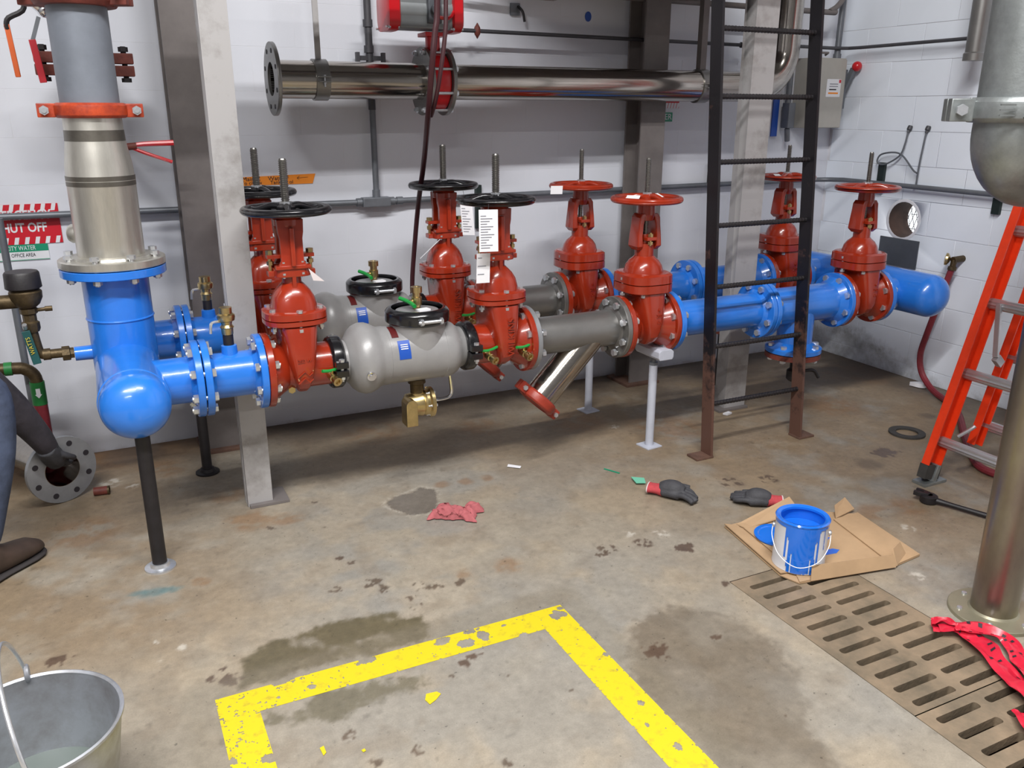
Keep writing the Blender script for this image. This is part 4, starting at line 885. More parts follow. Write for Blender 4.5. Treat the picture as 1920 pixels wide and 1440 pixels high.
hazard_sign(-.118, 1.022, 'red and white EMERGENCY SHUT OFF sign behind the left conduit', ('EMERGENCY', 'SHUT OFF'))
green_sign(-.36, -.172, .873, 'green CITY WATER OFFICE AREA sign below the left emergency sign')
hazard_sign(2.742, 1.518, 'red and white striped sign mostly hidden behind the overhead pipe', ('EMERGENCY', 'SHUT OFF'), w_=.26, h_=.148)
r = thing('water_sign', 'small green sign end reading ER beside the brown column', 'sign', (2.6, 3.698, 1.305))
MB().box((2.585, 3.6975, 1.328), (.24, .003, .044)).build('panel', M['signgreen'], r)
text('CITY WATER', .040, M['signwhite'], r, (2.700, 3.6955, 1.328), (1, 0, 0), (0, 0, 1), align='RIGHT')
r = thing('orange_label', 'orange tape label with handwritten note and arrow', 'label', (.71, 3.698, 1.06))
mb = MB(); mb.prism([(-.165, -.022), (.146, -.021), (.160, .019), (-.165, .012)], (.711, 3.697, 1.083), (1, 0, 0), (0, 0, 1), (0, .002, 0)); mb.build('tape_strip', M['orangetape'], r)
text('Main C', .023, M['inkblack'], r, (.568, 3.696, 1.087), (1, 0, 0), (0, 0, 1), sx=1.1); text('Water F', .023, M['inkblack'], r, (.672, 3.696, 1.087), (1, 0, 0), (0, 0, 1), sx=1.1)
text('To city w', .020, M['inkblack'], r, (.562, 3.696, 1.071), (1, 0, 0), (0, 0, 1), sx=1.1); text('Tank H  ol', .020, M['inkblack'], r, (.68, 3.696, 1.071), (1, 0, 0), (0, 0, 1), sx=1.1)
mb = MB(); mb.bar((.792, 3.6962, 1.086), (.838, 3.6962, 1.089), .0022, .0006, Y); mb.bar((.792, 3.6962, 1.086), (.803, 3.6962, 1.094), .0022, .0006, Y); mb.bar((.792, 3.6962, 1.086), (.802, 3.6962, 1.079), .0022, .0006, Y); mb.build('arrow', M['inkblack'], r)
# ---------------------------------------------------------------- right wall: vent, plate, sensor lines, tap and hose
r = thing('wall_vent', 'round wall opening with wire mesh in the block wall', 'vent', (WX, VENT_Y, VENT_Z-VENT_R))
mb = MB(); mb.ring((WX+.002, VENT_Y, VENT_Z), (WX+.145, VENT_Y, VENT_Z), VENT_R+.0, VENT_R-.006, 40); mb.build('sleeve', M['trench'], r)
mb = MB(); mb.lathe([(0, VENT_R-.006), (0, VENT_R+.004), (.0015, VENT_R+.009), (.003, VENT_R+.009), (.003, VENT_R-.006), (0, VENT_R-.006)], (WX-.0025, VENT_Y, VENT_Z), (1, 0, 0), 24); mb.build('mortar_ring', M['mortar'], r)
for i in range(-3, 4):
    q = i*.027; h = math.sqrt(max(VENT_R**2-q*q, 0))-.004
    MB().cyl((WX+.135, VENT_Y-h*.35+q, VENT_Z-h), (WX+.135, VENT_Y+h*.35+q, VENT_Z+h), .0015, n=6).build('mesh_wire', M['conduitdark'], r)
    MB().cyl((WX+.137, VENT_Y+h*.35+q, VENT_Z-h), (WX+.137, VENT_Y-h*.35+q, VENT_Z+h), .0015, n=6).build('mesh_wire', M['conduitdark'], r)
for dz in (-.06, .015): MB().cyl((WX+.139, VENT_Y-.07, VENT_Z+dz), (WX+.139, VENT_Y+.07, VENT_Z+dz), .0015, n=6).build('mesh_wire', M['conduitdark'], r)
solo(MB().box((WX-.003, 3.135, .648), (.006, .245, .145)), 'wall_plate', M['plate'], 'dark slate plate on the block wall below the round vent', 'plate', (WX-.003, 3.135, .576))
for q, (a, lb) in enumerate((([(3.785, 3.163, 1.275), (3.775, 3.165, 1.20), (3.77, 3.185, 1.14), (3.765, 3.26, 1.095), (3.765, 3.315, 1.10), (3.765, 3.30, 1.14), (3.765, 3.22, 1.155), (3.765, 3.16, 1.14), (3.768, 3.09, 1.075), (3.77, 3.065, 1.06)], 'left sensor tube looping on the block wall'), ([(3.785, 3.055, 1.275), (3.78, 3.058, 1.2), (3.775, 3.062, 1.1), (3.775, 3.064, 1.0)], 'right straight sensor tube on the block wall'))):
    r = thing('sensor_tube', lb, 'tube', (a[0][0], a[0][1], 1.0)); MB().tube(a, .0045, n=8).build('tube', M['conduit'], r)
    MB().lathe([(0, .011), (.008, .013), (.02, .013), (.024, .007), (.036, .006)], (a[0][0]+.01, a[0][1], a[0][2]+.012), (-.35, 0, -1), 12).build('fitting', M['conduitdark'], r)
r = thing('hose_tap', 'old brass hose tap on the block wall', 'tap', (3.78, 2.76, .64))
mb = MB(); mb.cyl((3.80, 2.755, .672), (3.735, 2.76, .668), .016); mb.lathe([(0, .014), (.03, .014), (.034, .02), (.05, .02)], (3.745, 2.76, .668), (-.1, .05, -1), 14); mb.build('spout', M['brassold'], r)
MB().lathe([(0, .012), (.012, .03), (.022, .03), (.026, .012)], (3.735, 2.775, .668), (-.6, .8, .1), 12).build('wheel_handle', M['brass'], r)
solo(MB().tube([(3.742, 2.762, .632), (3.735, 2.775, .56), (3.725, 2.80, .42), (3.715, 2.825, .28), (3.705, 2.835, .18), (3.70, 2.815, .10), (3.69, 2.76, .045), (3.66, 2.68, .02), (3.60, 2.56, .0165), (3.50, 2.43, .0165), (3.30, 2.25, .0165), (3.12, 2.08, .0165), (3.02, 1.95, .0165), (3.06, 1.80, .0165), (3.2, 1.6, .0165), (3.4, 1.3, .0165)], .0155, n=10), 'red_hose', M['hosered'], 'red rubber hose drooping from the wall tap along the floor', 'hose', (3.7, 2.8, 0))

r = thing('wall_bracket', 'small grey bracket with a hanging bolt high on the back wall', 'bracket', (1.82, 3.695, 1.74))
MB().box((1.812, 3.692, 1.788), (.045, .012, .05)).build('plate', M['conduit'], r)
MB().tube([(1.825, 3.685, 1.80), (1.835, 3.66, 1.775), (1.845, 3.66, 1.735)], .006, n=8).build('bolt', M['black_iron'], r)
solo(MB().lathe([(0, 0), (0, .017), (.002, .017), (.002, 0)], (2.195, 3.6985, 1.775), (0, -1, 0), 20, sx=1.3), 'round_marker', M['bluelabel'], 'small dark blue round marker high on the shaded wall', 'marker', (2.195, 3.6985, 1.775))
# ================================================================ STANDS
def stand(x, y, ztop, label):
    r = thing('pipe_stand', label, 'pipe stand', (x, y, 0), 'pale grey pipe stands')
    MB().box((x, y, .003), (.078, .078, .006), Matrix.Rotation(.12, 3, 'Z')).build('base_plate', M['stand'], r, bevel=.0015)
    MB().cyl((x, y, .005), (x, y, ztop-.085), .0175, n=20).build('tube', M['stand'], r)
    mb = MB(); mb.cyl((x, y, ztop-.09), (x, y, ztop-.045), .011, n=14); mb.hexa((x, y, ztop-.084), (x, y, ztop-.072), .019); mb.hexa((x, y, ztop-.058), (x, y, ztop-.047), .019); mb.build('adjusting_screw', M['conduit'], r)
    mb = MB(); mb.prism([(-.03, -.022), (.03, -.022), (.036, -.012), (.036, .012), (.024, .022), (-.024, .022), (-.036, .012), (-.036, -.012)], (x, y-.085, ztop-.022), (1, 0, 0), (0, 0, 1), (0, .17, 0)); mb.build('saddle', M['stand'], r, bevel=.003)
stand(1.997, 2.762, ZF-.098, 'front pale grey pipe stand under the third front valve')
stand(1.992, 3.258, ZB-.098, 'back pale grey pipe stand seen behind the slanting strainer leg')
r = thing('pipe_stand', 'black pipe stand on round foot under the blue end cap', 'pipe stand', (.042, 2.585, 0))
MB().cyl((.042, 2.585, .012), (.042, 2.585, ZF-.093), .0215, n=24).build('tube', M['black_iron'], r)
MB().lathe([(0, .046), (.006, .046), (.009, .03), (.02, .027), (.02, .0)], (.042, 2.585, 0), (0, 0, 1), 28).build('floor_flange', M['zinc'], r)
r = thing('pipe_stand', 'black pipe stand under the back blue tee, behind the ladder', 'pipe stand', (2.77, 3.262, 0))
MB().cyl((2.77, 3.262, .01), (2.77, 3.262, ZB-.237), .02, n=20).build('tube', M['black_iron'], r)
MB().lathe([(0, .045), (.006, .045), (.009, .03), (.02, .026), (.02, .0)], (2.77, 3.262, 0), (0, 0, 1), 24).build('floor_flange', M['galv'], r)
r = thing('pipe_stand', 'black pipe stand behind the left steel post under the back header', 'pipe stand', (.27, 3.3, 0))
MB().cyl((.27, 3.285, .01), (.27, 3.285, ZB-.118), .019, n=20).build('tube', M['black_iron'], r)
MB().lathe([(0, .045), (.006, .045), (.009, .03), (.02, .026), (.02, .0)], (.27, 3.285, 0), (0, 0, 1), 24).build('floor_flange', M['black_iron'], r)
r = thing('drain_valve', 'small black drain valve under the front blue tee', 'valve', (2.79, 2.76, .2))
mb = MB(); mb.cyl((2.775, 2.76, ZF-.237), (2.775, 2.76, .21), .02, n=16); mb.lathe([(0, .02), (.01, .032), (.05, .032), (.06, .02)], (2.775, 2.76, .245), (0, 0, -1), 18); mb.build('body', M['black_iron'], r)
MB().tube([(2.79, 2.74, .23), (2.85, 2.72, .235), (2.88, 2.71, .20)], .008, n=8).build('lever', M['black_iron'], r)
# ================================================================ BLACK RUNG LADDER
def worn_rail():
    m = mat('worn_black_rail', srgb(26, 24, 28), .42, metal=.15, bump=.1); nt = m.node_tree; N = nt.nodes; L = nt.links; b = N['Principled BSDF']
    g = N.new('ShaderNodeTexCoord'); sp = N.new('ShaderNodeSeparateXYZ'); L.new(g.outputs['Object'], sp.inputs[0])
    nz = N.new('ShaderNodeTexNoise'); nz.inputs['Scale'].default_value = 11; nz.inputs['Detail'].default_value = 7; nz.inputs['Roughness'].default_value = .7; L.new(g.outputs['Object'], nz.inputs['Vector'])
    mr = N.new('ShaderNodeMapRange'); mr.inputs[1].default_value = .05; mr.inputs[2].default_value = .75; mr.inputs[3].default_value = .30; mr.inputs[4].default_value = -.14; L.new(sp.outputs['Z'], mr.inputs[0])
    ad = N.new('ShaderNodeMath'); ad.operation = 'ADD'; L.new(nz.outputs['Fac'], ad.inputs[0]); L.new(mr.outputs[0], ad.inputs[1])
    r = N.new('ShaderNodeValToRGB'); L.new(ad.outputs[0], r.inputs[0]); r.color_ramp.elements[0].position = .5; r.color_ramp.elements[1].position = .66
    r.color_ramp.elements[0].color = srgb(26, 24, 28); r.color_ramp.elements[1].color = srgb(98, 70, 60); L.new(r.outputs[0], b.inputs['Base Color']); return m
M['rail'] = worn_rail()
r = thing('rung_ladder', 'tall black steel ladder with knurled round rungs', 'ladder', (2.39, 2.6, 0))
lean = (2.70-2.568)/1.75
ly = lambda z: 2.568+lean*z
for x_, s_ in ((2.150, -1), (2.632, 1)):
    z1_ = 2.32
    mb = MB(); mb.prism([(ly(0)-.032, 0), (ly(0)+.032, 0), (ly(z1_)+.032, z1_), (ly(z1_)-.032, z1_)], (x_-.006, 0, 0), (0, 1, 0), (0, 0, 1), (.012, 0, 0)); mb.build('side_rail', M['rail'], r, bevel=.001)
    mb = MB(); mb.box((x_+s_*.034, 2.568, .005), (.085, .068, .010)); mb.build('foot_plate', M['rustplate'], r, bevel=.002)
zr = .218; k = 0
while zr < 2.3:
    pr = []; L = 2.626-2.156; n = 60
    for i in range(n+1): pr.append((L*i/n, .0092 if i % 2 else .0106))
    mb = MB(); mb.lathe(pr, (2.156, ly(zr), zr), (1, 0, 0), 10); mb.build('rung', M['black_iron'], r, smooth=10); zr += .2385; k += 1
# ================================================================ ORANGE EXTENSION LADDER
r = thing('extension_ladder', 'orange fibreglass extension ladder with aluminium rungs leaning at right', 'ladder', (2.76, 1.85, 0))
sl = .285; dv = V((sl, 0, 1)).normalized(); nv = V((1, 0, -sl)).normalized()
def rail(p0, L, w_, t_, open_):
    p0 = V(p0); mb = MB(); mb.bar(p0, p0+dv*L, w_, .006, nv)                 # web
    for s_ in (-1, 1): mb.bar(p0+nv*s_*(w_/2-.003)+Y*open_*t_/2, p0+nv*s_*(w_/2-.003)+Y*open_*t_/2+dv*L, .006, t_, nv)
    mb.build('side_rail', M['ladder'], r, bevel=.0012)
y0_, y1_ = 2.0, 1.58
rail((2.748, y0_, .055), 2.6, .076, .03, -1); rail((2.748, y1_, .055), 2.6, .076, .03, 1)
rail((2.915, y0_-.05, .145), 2.4, .054, .028, -1); rail((2.915, y1_+.05, .145), 2.4, .054, .028, 1)
def rung(p, q):
    mb = MB(); n = 20; pr = []
    sec = [[V(e)+(nv*math.cos(a)+dv*math.sin(a))*(.0205 if i % 2 else .0178) for i, a in enumerate([2*math.pi*j/n for j in range(n)])] for e in (p, q)]
    mb.loft(sec); mb.build('rung', M['alurung'], r, smooth=15)
for i in range(9):
    c = V((2.756, 0, .0))+V((sl, 0, 1))*(.157+.262*i)
    rung(c+Y*(y0_+.008), c+Y*(y1_-.008))
    for yy in (y0_+.004, y1_-.004): MB().lathe([(-.004, .026), (.004, .026), (.004, .0)], c+Y*yy, (0, -1, 0) if yy > 1.8 else (0, 1, 0), 18).build('rung_collar', M['alurung'], r)
    c2 = c+nv*.152+dv*.10
    rung(c2+Y*(y0_-.044), c2+Y*(y1_+.044))
for yy in (y0_, y1_):
    s_ = -1 if yy > 1.8 else 1
    MB().bar(V((2.742, yy+s_*.014, .022)), V((2.752, yy+s_*.014, .075)), .080, .036, nv).build('end_boot', M['rubber'], r)
    mb = MB(); mb.box((2.755, yy+s_*.015, .006), (.12, .06, .012)); mb.bar((2.75, yy+s_*.015, .01), (2.77, yy+s_*.015, .075), .02, .05, X); mb.build('swivel_foot', M['galv'], r, bevel=.002)
mb = MB(); mb.bar((2.93, y0_-.05, .69), (2.905, y0_-.09, .50), .012, .02); mb.bar((2.905, y0_-.09, .50), (2.94, y0_-.09, .47), .03, .02); mb.build('rung_lock', M['alurung'], r, bevel=.002)
MB().tube([(2.80, 1.93, .20), (2.82, 1.90, .235), (2.83, 1.89, .25)], .007, n=8).build('pin', M['alurung'], r)
# ================================================================ RIGHT FOREGROUND PIPES
px_, py_ = 2.150, 1.285
r = thing('stainless_standpipe', 'heat-tinted stainless standpipe on round bolted floor plate', 'pipe', (px_, py_, 0))
mb = MB(); mb.cyl((px_, py_, .008), (px_, py_, 2.3), .0605, n=48); mb.build('tube', M['steelheat'], r)
mb = MB(); mb.lathe([(0, .0), (0, .117), (.010, .117), (.012, .115), (.012, .066), (.018, .061), (.018, 0)], (px_, py_, 0), (0, 0, 1), 56); mb.build('floor_plate', M['floorplate'], r)
for i in range(6):
    a = math.pi/6+i*math.pi/3; mb = MB(); mb.lathe([(0, .008), (.005, .007), (.007, .0)], (px_+.093*math.cos(a), py_+.093*math.sin(a), .012), (0, 0, 1), 12); mb.build('anchor_bolt', M['zinc'], r)
gx_, gy_ = 2.105, 1.445
r = thing('galvanised_elbow', 'galvanised cast pipe elbow under an X-marked coupling', 'pipe elbow', (gx_, gy_, 1.1))
cl = [V((gx_, gy_, 1.36)), V((gx_, gy_, 1.315))]+[V((gx_+.10-.10*math.cos(a), gy_, 1.315-.10*math.sin(a))) for a in [math.pi/2*i/10 for i in range(1, 11)]]+[V((gx_+.13, gy_, 1.215))]
mb = MB(); mb.tube(cl, lambda t: 0.094+.003*math.sin(math.pi*t), n=44, k=1); mb.build('casting', M['galv'], r)
mb = MB(); mb.lathe([(-.02, .088), (-.02, .095), (-.012, .099), (.03, .099), (.036, .095), (.036, .088)], (gx_+.125, gy_, 1.215), (1, 0, 0), 40); mb.build('outlet_collar', M['galv'], r)
for q in range(6):
    a = .35+.10*q; p = V((gx_+.10-.145*math.cos(a), gy_-.088, 1.315-.145*math.sin(a))); MB().bar(p, p+V((.010, -.001, .010)), .005, .009).build('cast_mark', M['galv'], r)
r = thing('grooved_coupling', 'galvanised bolted coupling with raised X mark', 'coupling', (gx_, gy_, 1.33))
half_rings(r, (gx_, gy_, 1.362), (0, 0, 1), (-.80, .60, 0), .09, .118, .060, M['galv'], boltmesh('bolt', .09, .014, M['zinc']), earw=.055, earh=.034)
d = V((-.52, -.854, 0)); t_ = V((.854, -.52, 0)); c = V((gx_, gy_, 1.362))+d*.1175-t_*.030
for s_ in (-1, 1): MB().bar(c-t_*.035-Z*.018*s_+t_*.03, c+t_*.035+Z*.018*s_+t_*.03, .006, .006, d).build('raised_mark', M['galv'], r)
for q in range(3): MB().bar(c-t_*.062+Z*(.012-.012*q), c-t_*.028+Z*(.012-.012*q), .006, .004, d).build('raised_mark', M['galv'], r)
solo(MB().cyl((gx_, gy_, 1.365), (gx_, gy_, 2.3), .0945, n=48), 'galvanised_pipe', M['galv'], 'large galvanised vertical pipe at the upper right', 'pipe', (gx_, gy_, 1.365))
r = thing('stub_pipe', 'narrow stainless pipe end hanging beside the galvanised pipe', 'pipe', (3.66, 2.76, 1.58))
MB().lathe([(0, .03), (0, .04), (2.3-1.60, .04), (2.3-1.60, .03)], (3.655, 2.76, 1.605), (0, 0, 1), 28).build('tube', M['steeldull'], r)
MB().lathe([(0, .034), (0, .046), (.03, .046), (.036, .04)], (3.655, 2.76, 1.575), (0, 0, 1), 28).build('end_ring', M['steeldull'], r)
# ================================================================ DRAIN GRATES
def grate(y0_, y1_, slots, label):
    r = thing('drain_grate', label, 'drain grate', ((TX0+TX1)/2, (y0_+y1_)/2, -.03), 'cast iron drain grates')
    xs0, xs1, t = TX0+.002, TX1-.002, .026
    mb = MB(); cols = [(1.612, 1.768), (1.782, 1.940)]
    xe = [xs0, 1.612, 1.768, 1.782, 1.940, xs1]
    ye = [y0_]; 
    for s_ in slots: ye += [s_-.029, s_+.029]
    ye.append(y1_)
    ye = sorted(set(round(v, 4) for v in ye)); ye = [v for i, v in enumerate(ye) if i == 0 or v-ye[i-1] > .0005]
    def q(x0, x1, a, b): mb.add([(x0, a, 0), (x1, a, 0), (x1, b, 0), (x0, b, 0), (x0, a, -t), (x1, a, -t), (x1, b, -t), (x0, b, -t)], [(0, 1, 2, 3), (7, 6, 5, 4)])
    for j in range(len(ye)-1):
        a, b = ye[j], ye[j+1]; mid = (a+b)/2; slot = any(abs(mid-s_) < .01 for s_ in slots)
        for i in range(5):
            x0, x1 = xe[i], xe[i+1]
            if slot and i in (1, 3):
                # cell with a rounded slot
                hw, hl = .0105, (x1-x0)/2-.008; cx_, cy_ = (x0+x1)/2, mid; n = 6; rr_ = hw*.8
                inner, outer = [], []; n = 7; W_, H_ = (x1-x0)/2, (b-a)/2
                for sx_, sy_, a0 in ((1, 1, 0), (-1, 1, math.pi/2), (-1, -1, math.pi), (1, -1, 1.5*math.pi)):
                    for k in range(n):
                        an = a0+math.pi/2*k/(n-1); ca, sa = abs(math.cos(an)), abs(math.sin(an)); inner.append((cx_+sx_*(hl-rr_)+rr_*math.cos(an), cy_+sy_*(hw-rr_)+rr_*math.sin(an)))
                        if ca >= sa-1e-9: outer.append((cx_+sx_*W_, cy_+sy_*(hw-rr_+(H_-hw+rr_)*min(sa/ca, 1))))
                        else: outer.append((cx_+sx_*(hl-rr_+(W_-hl+rr_)*ca/sa), cy_+sy_*H_))
                m_ = len(inner); vs = [(p[0], p[1], 0) for p in inner]+[(p[0], p[1], 0) for p in outer]+[(p[0], p[1], -t) for p in inner]
                fs = [(k, (k+1) % m_, m_+(k+1) % m_, m_+k) for k in range(m_)]+[(k, 2*m_+k, 2*m_+(k+1) % m_, (k+1) % m_) for k in range(m_)]
                mb.add(vs, fs)
            else: q(x0, x1, a, b)
    # outer rim skirt
    for p, sz in (((xs0+.004, (y0_+y1_)/2, -t/2-.001), (.008, y1_-y0_, t)), ((xs1-.004, (y0_+y1_)/2, -t/2-.001), (.008, y1_-y0_, t)), (((xs0+xs1)/2, y0_+.004, -t/2-.001), (xs1-xs0, .008, t)), (((xs0+xs1)/2, y1_-.004, -t/2-.001), (xs1-xs0, .008, t))): mb.box(p, sz)
    mb.build('iron_plate', M['grate'], r, smooth=20)
grate(1.083, TY1-.003, [1.106+.0582*i for i in range(11)], 'slotted iron drain grate partly under the cardboard')
grate(.42, 1.080, [1.042-.0582*i for i in range(11)], 'slotted iron drain grate under the red tape, nearest the camera')
grate(TY0+.003, .417, [.385-.0582*i for i in range(5)], 'slotted iron drain grate at the near end of the trench')
# ================================================================ THINGS ON THE FLOOR
def sheet(name, pts, z, m, parent=None, t=.0035, lift=None):
    mb = MB(); n = len(pts); zs = lift if lift else [z]*n
    vs = [(p[0], p[1], zs[i]) for i, p in enumerate(pts)]; vs += [(p[0], p[1], zs[i]+t) for i, p in enumerate(pts)]
    mb.add(vs, [tuple(reversed(range(n))), tuple(range(n, 2*n))]+[(i, (i+1) % n, n+(i+1) % n, n+i) for i in range(n)])
    return mb.build(name, m, parent)
cb = thing('cardboard', 'flattened brown cardboard box under the paint can', 'cardboard', (1.95, 1.8, 0))
sheet('sheet', [(1.800, 2.03), (1.745, 1.70), (1.765, 1.640), (2.10, 1.585), (2.235, 1.60), (2.285, 1.90), (2.10, 2.03)], .002, M['brown'], cb)
sheet('upper_sheet', [(1.845, 1.985), (1.80, 1.70), (2.09, 1.645), (2.15, 1.93)], .008, M['brown'], cb)
for pts, zs in (([(1.800, 2.03), (1.745, 1.70), (1.785, 1.695), (1.84, 2.01)], [.012, .010, .007, .007]),
                ([(1.765, 1.640), (1.800, 1.70), (2.02, 1.66), (2.0, 1.612)], [.006, .007, .007, .006]),
                ([(2.10, 1.585), (2.235, 1.60), (2.285, 1.90), (2.17, 1.90)], [.007, .006, .008, .007]),
                ([(1.84, 2.015), (2.10, 2.045), (2.10, 1.985), (1.85, 1.975)], [.008, .045, .012, .008]),
                ([(2.18, 1.90), (2.29, 1.92), (2.275, 1.955), (2.2, 1.93)], [.008, .012, .045, .04])):
    sheet('flap', pts, 0, M['brown'], cb, lift=zs)
mb = MB(); mb.prism([(0, 0), (.305, .0), (.300, .040), (.010, .046)], (1.800, 1.632, .008), V((.984, -.178, 0)), V((.06, .32, .94)), V((-.002, -.0035, .0012))); mb.build('standing_flap', M['brown'], cb)
mb = MB(); mb.prism([(0, 0), (.10, 0), (.09, .045), (.02, .05)], (2.105, 1.582, .008), V((.9, .43, 0)), V((-.2, .4, .89)), V((.002, -.0035, .001))); mb.build('standing_flap', M['brown'], cb)
for q, (x_, y_) in enumerate(((1.985, 1.735), (2.02, 1.81))):
    sheet('paint_smear', [(x_+a, y_+b) for a, b in ((-.03, -.012), (.01, -.018), (.035, -.006), (.02, .010), (-.02, .012))], .0118, M['bluewet'], cb, t=.0006)
# paint can
ccx, ccy, cr, chh, cz = 1.84, 1.727, .0795, .163, .012
can = thing('paint_can', 'open paint can full of blue paint with drips down the label', 'paint can', (ccx, ccy, cz))
MB().lathe([(0, .0), (0, cr-.001), (.003, cr), (.006, cr-.001), (chh-.008, cr-.001)], (ccx, ccy, cz), (0, 0, 1), 64, caps=False).build('can_body', M['canwhite'], can)
MB().lathe([(.03, 0), (.03, cr-.004), (chh-.012, cr-.004), (chh-.010, cr-.014), (chh-.003, cr-.014), (chh, cr-.010), (chh+.001, cr-.001), (chh-.003, cr+.0022), (chh-.008, cr+.001)], (ccx, ccy, cz), (0, 0, 1), 64, caps=False).build('painted_rim', M['bluewet'], can)
MB().lathe([(chh-.050, .0), (chh-.046, .0), (chh-.046, cr-.005), (chh-.05, cr-.005)], (ccx, ccy, cz), (0, 0, 1), 48).build('liquid_paint', M['bluewet'], can)
va = math.atan2(-ccy, -ccx)                # towards the viewer's side
mb = MB(); na, nh = 150, 54; lut = {}; vs = []; fs = []
rs = random.Random(5); drips = [(.55, .26, .04), (.72, .1, .035), (-.35, .16, .05), (-.55, .3, .04), (-.12, .0, .3), (.28, .02, .12), (1.02, .5, .03)]
for i in range(na):
    for j in range(nh):
        a = (i+.5)/na*2*math.pi-math.pi; h = (j+.5)/nh
        keep = False
        if h > .93: keep = True
        if abs(a-.10) < .50+.05*math.sin(h*9)+.22*max(h-.6, 0)*2 and h > .02+.02*math.sin(i): keep = True
        for da, lo, wd in drips:
            if abs(a-da) < wd and h > lo: keep = True
        if abs(a) > 1.75 and h > .45+.25*math.sin(a*3): keep = True
        if .42 < a < .46 and h < .34: keep = False
        if -.30 < a < -.25 and h < .40: keep = False
        if not keep: continue
        f = []
        for di, dj in ((0, 0), (1, 0), (1, 1), (0, 1)):
            k = ((i+di) % na, j+dj)
            if k not in lut:
                an = va+k[0]/na*2*math.pi-math.pi; lut[k] = len(vs); vs.append((ccx+(cr+.0004)*math.cos(an), ccy+(cr+.0004)*math.sin(an), cz+.002+(chh-.008)*k[1]/nh))
            f.append(lut[k])
        fs.append(f)
mb.add(vs, fs); mb.build('paint_drips', M['bluewet'], can)
tv = V((.685, -.73, 0)); dv_ = V((-.73, -.685, 0)); cc = V((ccx, ccy, cz))
for s_ in (-1, 1): MB().lathe([(0, .009), (.005, .009), (.008, .005), (.008, 0)], cc+tv*s_*cr+Z*.118, tv*s_, 14).build('ear', M['zinc'], can)
MB().tube([cc-tv*(cr+.006)+Z*.118, cc-tv*(cr+.003)+dv_*.035+Z*.092, cc-tv*.055+dv_*.078+Z*.055, cc+dv_*.098+Z*.034, cc+tv*.055+dv_*.078+Z*.050, cc+tv*(cr+.003)+dv_*.035+Z*.085, cc+tv*(cr+.006)+Z*.118], .0013, n=8).build('wire_handle', M['white'], can)
lid = solo(MB().lathe([(0, .0), (0, .074), (.003, .078), (.007, .078), (.007, .066), (.004, .062), (.004, 0)], (1.905, 1.885, .0118), (0, 0, 1), 48), 'can_cover', M['bluewet'], 'blue smeared round can lid lying behind the paint can', 'lid', (1.905, 1.885, .0118))
# gloves
def glove(o, ang, curl, label, mirror=1, lift=0., sc=1.0):
    o = V(o); u = V((math.cos(ang), math.sin(ang), 0)); v = V((-math.sin(ang), math.cos(ang), 0))*mirror
    P = lambda a, b, c: o+(u*a+v*b)*sc+Z*(c*sc+.001)
    r = thing('work_glove', label, 'glove', o, 'work gloves on the floor')
    mb = MB(); mb.tube([P(.05, 0, .026), P(.075, .001, .032), (P(.105, .002, .034)), P(.13, .002, .028), P(.145, .002, .024)], lambda t: sc*(.029+.010*math.sin(math.pi*min(t*1.1, 1))), n=16, k=4)
    mb.tube([P(.06, .018, .022), P(.10, .026, .024), P(.135, .026, .02)], sc*.019, n=12, k=3); mb.tube([P(.06, -.018, .022), P(.10, -.026, .024), P(.135, -.026, .02)], sc*.019, n=12, k=3)
    for b0, ln, cz_ in ((-.032, .060, .012), (-.011, .075, .020), (.011, .07, .022), (.031, .05, .016)):
        mb.tube([P(.12, b0, .022), P(.15, b0*1.12+curl*.006, .02+.008), P(.15+ln*.5, b0*1.15+curl*.02, .022), P(.15+ln*.8, b0*1.15+curl*.042, .014)], lambda t: sc*(.0125-.002*t), n=10, k=3)
    mb.tube([P(.07, .024, .022), P(.095, .052, .024), P(.125, .072, .02), P(.158, .078, .015)], lambda t: sc*(.0155-.003*t), n=10, k=3)
    h = mb.build('hand', M['glove'], r)
    md = h.modifiers.new('r', 'REMESH'); md.mode = 'VOXEL'; md.voxel_size = .0032; md2 = h.modifiers.new('s', 'SMOOTH'); md2.iterations = 4; md2.factor = .5
    dg = bpy.context.evaluated_depsgraph_get(); nm = bpy.data.meshes.new_from_object(h.evaluated_get(dg)); h.modifiers.clear(); h.data = nm; nm.shade_smooth()
    mb = MB(); n = 24; secs = []
    for a, w_, t_ in ((-.002, .036, .020), (.01, .033, .019), (.035, .030, .021), (.06, .034, .028)):
        secs.append([P(a, w_*math.cos(2*math.pi*i/n), .024+t_*math.sin(2*math.pi*i/n)) for i in range(n)])
    inner = [[P(a, w_*math.cos(2*math.pi*i/n), .024+t_*math.sin(2*math.pi*i/n)) for i in range(n)] for a, w_, t_ in ((.035, .026, .016), (-.002, .033, .0175))]
    mb.loft(secs+inner[:0], caps=False); mb.loft(inner[::-1], caps=False); mb.build('cuff', M['glovered'], r)
    mb = MB(); pts = [P(-.003, .0345*math.cos(2*math.pi*i/n), .024+.019*math.sin(2*math.pi*i/n)) for i in range(n+1)]; mb.tube(pts, .0026*sc, n=6, k=1); mb.build('hem', M['cuffwhite'], r)
glove((1.728, 2.375, 0), math.atan2(-.165, .145), -.6, 'grey dipped work glove with open thumb, left of the pair', 1, sc=.88)
glove((2.092, 2.072, 0), math.atan2(.125, -.165), .7, 'grey dipped work glove with cuff toward the paint can', -1, sc=.84)
